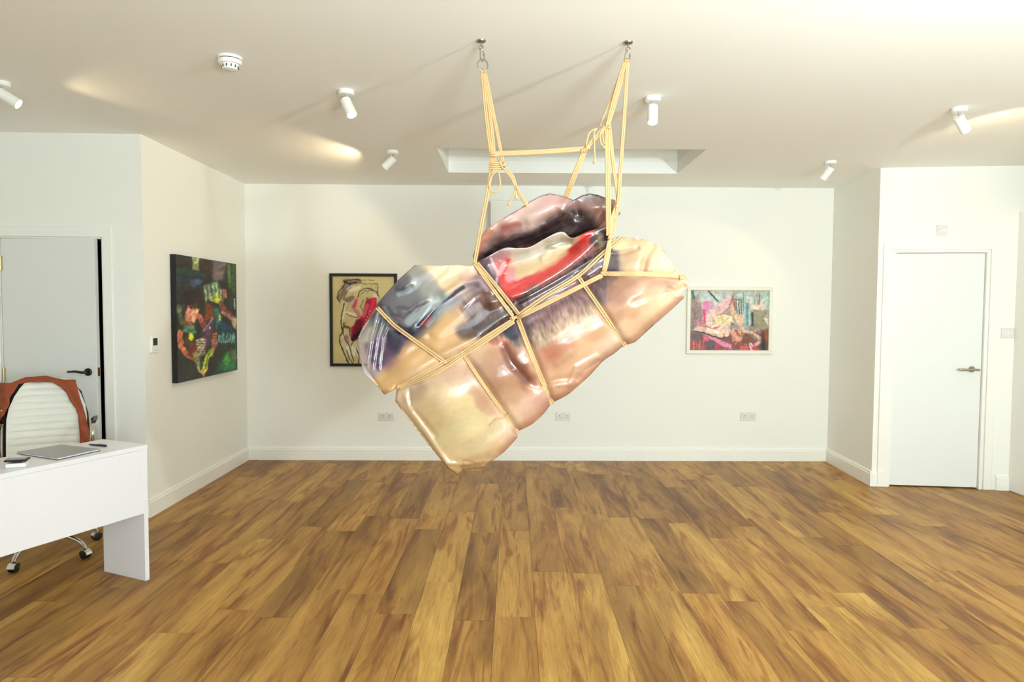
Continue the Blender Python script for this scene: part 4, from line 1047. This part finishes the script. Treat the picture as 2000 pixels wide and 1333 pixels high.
    ins = np.clip(.5+np.where(in_poly(P, hair), 1, -1)*seg_dist(P, hair+[hair[0]])/30, 0, 1)
    Pn = P; P = P+np.stack([9*vnoise(P, 26, 26, 0, 61)+4*vnoise(P, 9, 9, 0, 63), 9*vnoise(P, 26, 26, 0, 62)], 1)
    fill(c, P, [(1010, 634), (1060, 602), (1130, 562), (1175, 546), (1192, 560), (1168, 588), (1110, 608), (1060, 628), (1022, 652)], (112, 78, 86), 14, .7)
    fill(c, P, [(1012, 588), (1060, 564), (1100, 540), (1150, 500), (1180, 470), (1195, 500), (1140, 530), (1060, 580)], (84, 62, 68), 10, .55)
    stroke(c, P, [(1195, 550), (1260, 548), (1310, 550)], 5, (172, 124, 100), 14, .5)  # brown band: shading of the fold painted over the print tone
    n = vnoise(P, 2.6, 13, math.radians(-10), 31)+.7*vnoise(P, 3.6, 18, math.radians(-28), 32)+.6*vnoise(P, 9, 9, 0, 33)
    c *= (1+.36*ins*n)[:, None]
    P = Pn
    c *= (1+.07*vnoise(P, 40, 20, -.5, 40)+.04*vnoise(P, 9, 5, -.5, 41))[:, None]
    return tone(c)
def paint_flap(P):
    c = rbf(P, BS, 9.5)
    stroke(c, P, [(955, 500), (990, 478), (1030, 466), (1070, 452)], 4, (46, 38, 44), 9, .8)
    stroke(c, P, [(1070, 450), (1100, 430), (1130, 425), (1145, 440)], 9, (60, 46, 48), 12, .8)
    fill(c, P, [(1052, 446), (1078, 420), (1118, 408), (1150, 420), (1168, 450), (1160, 478), (1060, 482)], (60, 44, 46), 10, .85)  # inside of the curl: dark print with its shadow painted in
    stroke(c, P, [(928, 505), (935, 475), (957, 452)], 3, (204, 136, 116), 7, .8)
    stroke(c, P, [(985, 448), (1012, 441)], 3, (150, 84, 76), 9, .8)
    stroke(c, P, [(1182, 440), (1186, 410)], 5, (186, 140, 130), 10, .6)
    stroke(c, P, [(985, 424), (1015, 407), (1035, 393), (1055, 382), (1074, 377), (1102, 383), (1120, 391)], .5, (110, 84, 90), 1.8, .8)
    stroke(c, P, [(1120, 391), (1136, 382), (1152, 378), (1186, 388)], 1, (44, 52, 60), 2.5, .9)
    dk = [(940, 515), (950, 480), (1000, 455), (1070, 435), (1105, 405), (1145, 420), (1165, 460), (1150, 500), (1000, 520)]
    ins = np.clip(.5+np.where(in_poly(P, dk), 1, -1)*seg_dist(P, dk+[dk[0]])/20, 0, 1)
    c *= (1+.45*ins*(vnoise(P, 4, 14, 1.1, 51)+vnoise(P, 9, 5, .3, 52)))[:, None]
    c *= (1+.06*vnoise(P, 30, 14, -.5, 53))[:, None]
    return tone(c, .88)
def to_world(P, d):
    v = np.stack([(P[:, 0]-1000)/F, -(P[:, 1]-666.5)/F, -np.ones(len(P))], 1) @ CMn.T
    return np.array([0, 0, 1.5])+v*((Y0+d)/v[:, 1])[:, None]
def sheet(name, outline, step, dfn, pfn, parent, alpha=None, thick=.0025):
    P, fs = cdt(outline, step)
    V = to_world(P, dfn(P))-np.array(parent.location)
    me = bpy.data.meshes.new(name); me.from_pydata(V.tolist(), [], fs); me.materials.append(M_vinyl)
    me.polygons.foreach_set('use_smooth', [True]*len(me.polygons))
    set_cols(me, pfn(P), alpha(P) if alpha else None)
    o = bpy.data.objects.new(name, me); C.objects.link(o); o.parent = parent
    m = o.modifiers.new('thick', 'SOLIDIFY'); m.thickness = thick; m.offset = 0
    return o
t = thing('hanging_sheet_sculpture', 'big folded glossy vinyl sheet printed with an eye and skin, roped from the ceiling', 'sculpture', (.05, 3.15, .76))
def a_front(P):
    a = np.ones(len(P)); a -= .55*np.exp(-(seg_dist(P, [(722, 640), (708, 680), (716, 722)])/14)**2)
    a -= .22*np.exp(-(seg_dist(P, [(790, 790), (840, 860), (900, 915), (950, 900)])/16)**2)
    return np.clip(a, .3, 1)
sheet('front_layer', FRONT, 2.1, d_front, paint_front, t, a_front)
sheet('back_flap', FLAP, 3.2, d_flap, paint_flap, t)
REAR = [(1000+(x-1000)*.995+(0), y) for x, y in FRONT]
REAR = [p for p in REAR if not (p[0] < 745 and p[1] < 740)]
sheet('rear_layer', REAR, 8, d_rear, lambda P: tone(rbf(P, FS, 14)), t)

# ------------------------------------------------------------------ hooks
def hook(px, py, lab):
    p = at_z(px, py, H)
    t = thing('ceiling_hook', lab, 'hook', p, 0)
    MB().lathe([(.010, -.012), (.020, -.006), (.021, 0)], 20).build('plate', M_steel, t)
    MB().tube([(0, 0, -.008), (0, 0, -.024)], .004, 10).build('shank', M_steel, t)
    MB().tube([(.0095*math.sin(a), 0, -.033-.0095*math.cos(a)*1.0) for a in np.linspace(0, 2*math.pi, 20, endpoint=False)], .0028, 8, closed=True).build('eye', M_steel, t)
    return p
pL = hook(940, 79, 'small steel ceiling hook holding the left rope')
pR = hook(1227, 82, 'small steel ceiling hook holding the right rope')
def link_loop(name, lab, cat, top, bot, wdt, r=.0026, part='body'):
    c0 = (top+bot)/2; h = (top-bot).length/2
    t = thing(name, lab, cat, c0)
    ax = (top-bot).normalized()
    pts = []
    for a in np.linspace(0, 2*math.pi, 36, endpoint=False):
        x = wdt*math.sin(a)*(1-.35*math.cos(a)) ; z = h*math.cos(a)
        pts.append(Vector((x+ax.x*z, .25*x, ax.z*z)))
    MB().tube(pts, r, 8, closed=True).build(part, M_steel, t)
    MB().tube([(wdt*.9+0.0005, .002, -.007), (wdt*.98, .002, .006)], r*1.7, 8).build('gate_sleeve', M_steel, t)
    return t
def pt(x, y, d=0.): return to_world(np.array([[x, y]], float), np.array([d]))[0]
zL = pL.z
link_loop('carabiner', 'steel snap hook between the left ceiling hook and the ring', 'carabiner', Vector(pt(940.5, 93, pL.y-Y0)), Vector(pt(943, 120, pL.y-Y0)), .0085)
link_loop('carabiner', 'steel snap hook on the right ceiling hook with rope through it', 'carabiner', Vector(pt(1227, 97, pR.y-Y0)), Vector(pt(1224, 121, pR.y-Y0)), .0115)
rc = Vector(pt(943, 127.5, pL.y-Y0))
rg = MB().tube([(.0235*math.cos(a)*.95, .0235*math.cos(a)*.3, .027*math.sin(a)) for a in np.linspace(0, 2*math.pi, 40, endpoint=False)], .0027, 8, closed=True).build('steel_ring', M_steel, loc=rc)
tag(rg, 'steel ring under the left snap hook with rope looped through it', 'ring')

# ------------------------------------------------------------------ ropes
PXM = Y0/F
def rope_pts(pts, on=False, off=0., lift=0., step=4.):
    """pts (x, y[, depth]) in the hanging plane; on=True follows the sheet surface"""
    q = [tuple(p)+((0.,) if len(p) == 2 else ()) for p in pts]
    q = np.array(catmull(q, step) if len(q) > 2 else [np.array(q[0])+(np.array(q[1])-np.array(q[0]))*k/max(2, int(math.dist(q[0][:2], q[1][:2])/step)) for k in range(max(2, int(math.dist(q[0][:2], q[1][:2])/step))+1)])
    tn = np.gradient(q[:, :2], axis=0); tn /= np.maximum(1e-6, np.linalg.norm(tn, axis=1))[:, None]
    q[:, 0] += -tn[:, 1]*off; q[:, 1] += tn[:, 0]*off
    d = q[:, 2].copy()
    if on:
        df = d_front(q[:, :2])
        k = np.ones(9)/9; dp = np.pad(df, 4, mode='edge'); sm = np.convolve(dp, k, 'valid')
        d = d+np.minimum(df, sm)-.0055-lift
    return [tuple(v) for v in to_world(q[:, :2], d)]
RR = .0047
def strands(mb, pts, offs=(-2.3, 2.3), **k):
    for i, o_ in enumerate(offs): mb.tube(rope_pts(pts, off=o_, lift=.001*(i % 2), **k), RR, 8)
def knot(mb, x, y, d=0., size=7., seed=0, on=False):
    """a few tight turns of rope around a point"""
    r_ = random.Random(seed)
    if on: d = d+float(d_front(np.array([[x, y]]))[0])-.008
    c0 = Vector(pt(x, y, d)); R_ = size*PXM
    for k in range(3):
        ax = Vector((r_.uniform(-1, 1), r_.uniform(-.5, .5), r_.uniform(-1, 1))).normalized()
        b1 = ax.orthogonal().normalized(); b2 = ax.cross(b1)
        rr_ = R_*(.62+.16*k)
        mb.tube([c0+(b1*math.cos(a)+b2*math.sin(a))*rr_*.72+ax*RR*(k-1)*1.2 for a in np.linspace(0, 2*math.pi, 16, endpoint=False)], RR*.95, 7, closed=True)
def end_knot(mb, x, y, d=0.):
    c0 = Vector(pt(x, y, d)); mb.lathe([(.001, -.009), (.006, -.006), (.0085, 0), (.006, .006), (.001, .009)], 10, Matrix.Translation(c0), cap=False)

def rope(label, cat='rope'):
    """collects the parts of one rope"""
    return thing('jute_rope', label, cat, (0, 0, 0), 0, None)
def fix_origin(t):
    ch = list(t.children)
    p0 = Vector(ch[0].data.vertices[0].co)
    t.location = p0
    for c_ in ch: c_.data.transform(Matrix.Translation(-p0))
def rpart(t, name, mb): return mb.build(name, M_rope, t, sharp=80)

dF = lambda x, y: float(d_front(np.array([[x, y]], float))[0])
oL = pL.y-Y0
# left hanging rope
t = rope('left hanging jute rope from the steel ring down to the knot and the sheet')
m = MB()
strands(m, [(942, 141, oL), (950, 230), (962, 322)], (-1.8, 1.8))
strands(m, [(945, 140, oL), (958, 230), (967, 322)], (-1.6, 1.6))
strands(m, [(947, 141, oL), (965, 230), (982, 316)], (-1.6, 1.6))
m.tube(rope_pts([(941, 142, oL+.008), (943, 136, oL+.006), (947, 142, oL-.006)], step=2), RR, 8)
m.tube(rope_pts([(944, 143, oL+.008), (946, 136, oL+.004), (949, 143, oL-.006)], step=2), RR, 8)
rpart(t, 'hanging_strands', m)
m = MB(); strands(m, [(961, 320), (951, 385, -.01), (942, 430, -.01), (927, 514, dF(927, 514)-.01)], (-2, 1.8)); rpart(t, 'lower_strands', m)
m = MB()
for k in range(4): m.tube(rope_pts([(955, 316+k*4.5, -.012), (966, 318+k*4, -.018), (978, 317+k*4.2, -.012), (980, 318+k*4.2, .01), (966, 318+k*4, .016), (955, 316+k*4.5, .006)], step=3), RR, 8)
knot(m, 983, 323, -.01, 8, 3); knot(m, 975, 320, -.012, 7, 4)
rpart(t, 'knot', m)
m = MB(); m.tube(rope_pts([(974, 330, -.01), (960, 345, -.012), (955, 362, -.012), (962, 374, -.01), (970, 374, -.008), (977, 360, -.008), (973, 331, -.01)], step=3), RR*.85, 8)
m.tube(rope_pts([(957, 352, -.005), (955, 370, -.005), (962, 378, -.005), (972, 373, -.005)], step=3), RR*.8, 8)
rpart(t, 'slack_loop', m)
m = MB()
strands(m, [(986, 330, -.01), (1001, 345, -.01), (1009, 368, 0), (1031, 403, .05)], (-1.6, 1.6))
m.tube(rope_pts([(984, 330, -.012), (999, 350, -.01), (1006, 372, -.01), (994, 399, -.01)], step=3), RR*.75, 8)
m.tube(rope_pts([(1007, 370, -.01), (1008, 386, -.01)], step=3), RR*.75, 8)
end_knot(m, 994, 399, -.01); end_knot(m, 1008, 386, -.01); knot(m, 1008, 369, -.008, 4.5, 8)
rpart(t, 'tail_ends', m); fix_origin(t)

# right hanging rope
oR = pR.y-Y0
t = rope('right hanging jute rope from the steel snap hook, in many strands down to the sheet')
m = MB()
strands(m, [(1221, 119, oR), (1204, 175), (1187, 240)], (-1.8, 1.8))
strands(m, [(1223, 118, oR), (1209, 175, .01), (1190, 238, .01)], (-1.5, 1.5))
strands(m, [(1220, 119, oR), (1198, 180, .012), (1171, 248, .01)], (-.2,))
strands(m, [(1226, 118, oR), (1220, 215), (1212, 330), (1207, 400), (1196, 458, dF(1192, 466)-.012)], (-1.7, 1.7))
for k in range(3): m.tube(rope_pts([(1219+k*3, 121, oR+.007), (1220.5+k*2.6, 115.5, oR), (1222+k*2.6, 121, oR-.007)], step=2), RR, 8)
rpart(t, 'upper_strands', m)
m = MB()
strands(m, [(1186, 243, -.008), (1187, 330, -.012), (1189, 461, dF(1190, 468)-.016)], (-3.4, 0, 3.4))
strands(m, [(1190, 245), (1199, 330), (1207, 402, .01), (1191, 462, dF(1190, 468)-.012)], (-1.6, 1.6))
strands(m, [(1203, 402, .01), (1196, 425, 0), (1192, 460, dF(1190, 468)-.012)], (-1.2, 1.2))
rpart(t, 'long_strands', m)
m = MB()
strands(m, [(1183, 246, -.01), (1160, 272, -.01), (1143, 291, -.008)], (-2.4, 1.6))
strands(m, [(1143, 292, -.008), (1124, 338, .0), (1103, 392, .07)], (-3.2, 0, 3.2))
rpart(t, 'rear_leg_strands', m)
m = MB()
knot(m, 1187, 241, -.01, 8.5, 11); knot(m, 1188, 249, -.01, 7.5, 12); rpart(t, 'knot', m)
m = MB(); knot(m, 1205, 402, .004, 6, 13); rpart(t, 'knot', m)
m = MB(); knot(m, 1190, 463, -.014, 6.5, 14, on=True); rpart(t, 'knot', m)
m = MB()
m.tube(rope_pts([(1180, 248, -.014), (1172, 262, -.016), (1174, 280, -.014), (1184, 292, -.01)], step=3), RR*.85, 8)
m.tube(rope_pts([(1180, 250, -.006), (1177, 264, -.01), (1179, 278, -.01), (1186, 286, -.01)], step=3), RR*.85, 8)
m.tube(rope_pts([(1144, 288, -.014), (1149, 264, -.018), (1158, 254, -.018), (1166, 252, -.01)], step=3), RR*.9, 8)
m.tube(rope_pts([(1164, 253, -.014), (1160, 262, -.016), (1161, 290, -.016), (1162, 315, -.016)], step=3), RR*.8, 8)
end_knot(m, 1161, 317, -.016)
rpart(t, 'tail_ends', m); fix_origin(t)

# tie between the two
t = rope('short level jute tie rope between the two hanging ropes')
m = MB(); strands(m, [(960, 301, -.012), (1050, 297, -.012), (1141, 291, -.012)], (-3, .2, 3)); rpart(t, 'strands', m)
m = MB(); knot(m, 1143, 290, -.012, 8.5, 21); knot(m, 1138, 297, -.012, 6.5, 22); knot(m, 1150, 286, -.012, 7, 24); rpart(t, 'knot', m)
m = MB()
for k in range(2): m.tube(rope_pts([(957, 300+k*4, -.014), (964, 300+k*4, -.02), (970, 301+k*4, -.012), (966, 300+k*4, .012), (957, 300+k*4, .006)], step=2.5), RR, 8)
rpart(t, 'wrap', m); fix_origin(t)

# lashings over the sheet
def lashing(label, segs, knots=(), extra=None):
    t = rope(label); m = MB()
    for pts, offs in segs: strands(m, pts, offs, on=True)
    rpart(t, 'strands', m)
    if knots:
        for i, (x, y, s) in enumerate(knots):
            m = MB(); knot(m, x, y, -.002, s, int(x), on=True); rpart(t, 'knot', m)
    if extra: extra(t)
    fix_origin(t)
lashing('jute lashing along the sheet from the central knot to its left corner',
        [([(1002, 625), (950, 658), (903, 690), (840, 722), (780, 757)], (-2.2, 1.8)), ([(1004, 630), (955, 664), (908, 694), (850, 731), (781, 759)], (-.5, 3.0))], [(779, 757, 5)])
lashing('lower, thicker of the two jute lashings between the central knot and right ropes',
        [([(1010, 622), (1090, 582), (1176, 538)], (-2.6, 0, 2.6))], [(1006, 623, 8), (1000, 622, 7)])
lashing('upper of the two jute lashings between the central knot and right ropes',
        [([(1012, 616), (1070, 576), (1128, 540), (1172, 500), (1214, 464)], (-2.2, 2.2))], [(1128, 540, 5.5)])
lashing('jute lashing from the top left edge down to the central knot',
        [([(927, 515), (960, 562), (1001, 617)], (-1.8, 1.8)), ([(932, 514), (970, 560), (1013, 614)], (-1.8, 1.8))], [(927, 515, 4.5)])
lashing('jute lashing from central knot down to the lower fold',
        [([(1012, 626), (1040, 700), (1078, 790, .012)], (-3.6, -.6, 2.6))])
def tails(t):
    m = MB(); m.tube(rope_pts([(985, 816), (970, 819), (957, 832)], on=True, lift=.004, step=3), RR*.7, 7); m.tube(rope_pts([(985, 816), (990, 812), (997, 807)], on=True, lift=.004, step=2), RR*.7, 7)
    rpart(t, 'tail_ends', m)
lashing('lower left jute lashing with two short loose ends',
        [([(904, 692), (955, 768), (1012, 846, .012)], (-1.8, 1.8))], [(903, 690, 6)], tails)
lashing('right jute lashing slanting from the small knot to the lower fold',
        [([(1131, 543), (1175, 607), (1221, 676, .012)], (-2.2, 2.2))])
lashing('left jute lashing curving across the dark end of the sheet',
        [([(737, 602), (756, 622), (775, 640), (820, 673), (870, 709)], (-2.2, 2.2))], [(869, 710, 4.5)])
lashing('level jute lashing from the right ropes to the right tip of the sheet',
        [([(1180, 535), (1260, 535.5), (1333, 540)], (-2.6, .3, 3.0))], [(1330, 543, 5), (1178, 534, 7)])
lashing('short upright jute strands between the two right hand knots on the sheet',
        [([(1189, 466), (1182, 500), (1177, 532)], (-3, 0)), ([(1193, 466), (1190, 500), (1183, 530)], (0, 3))])
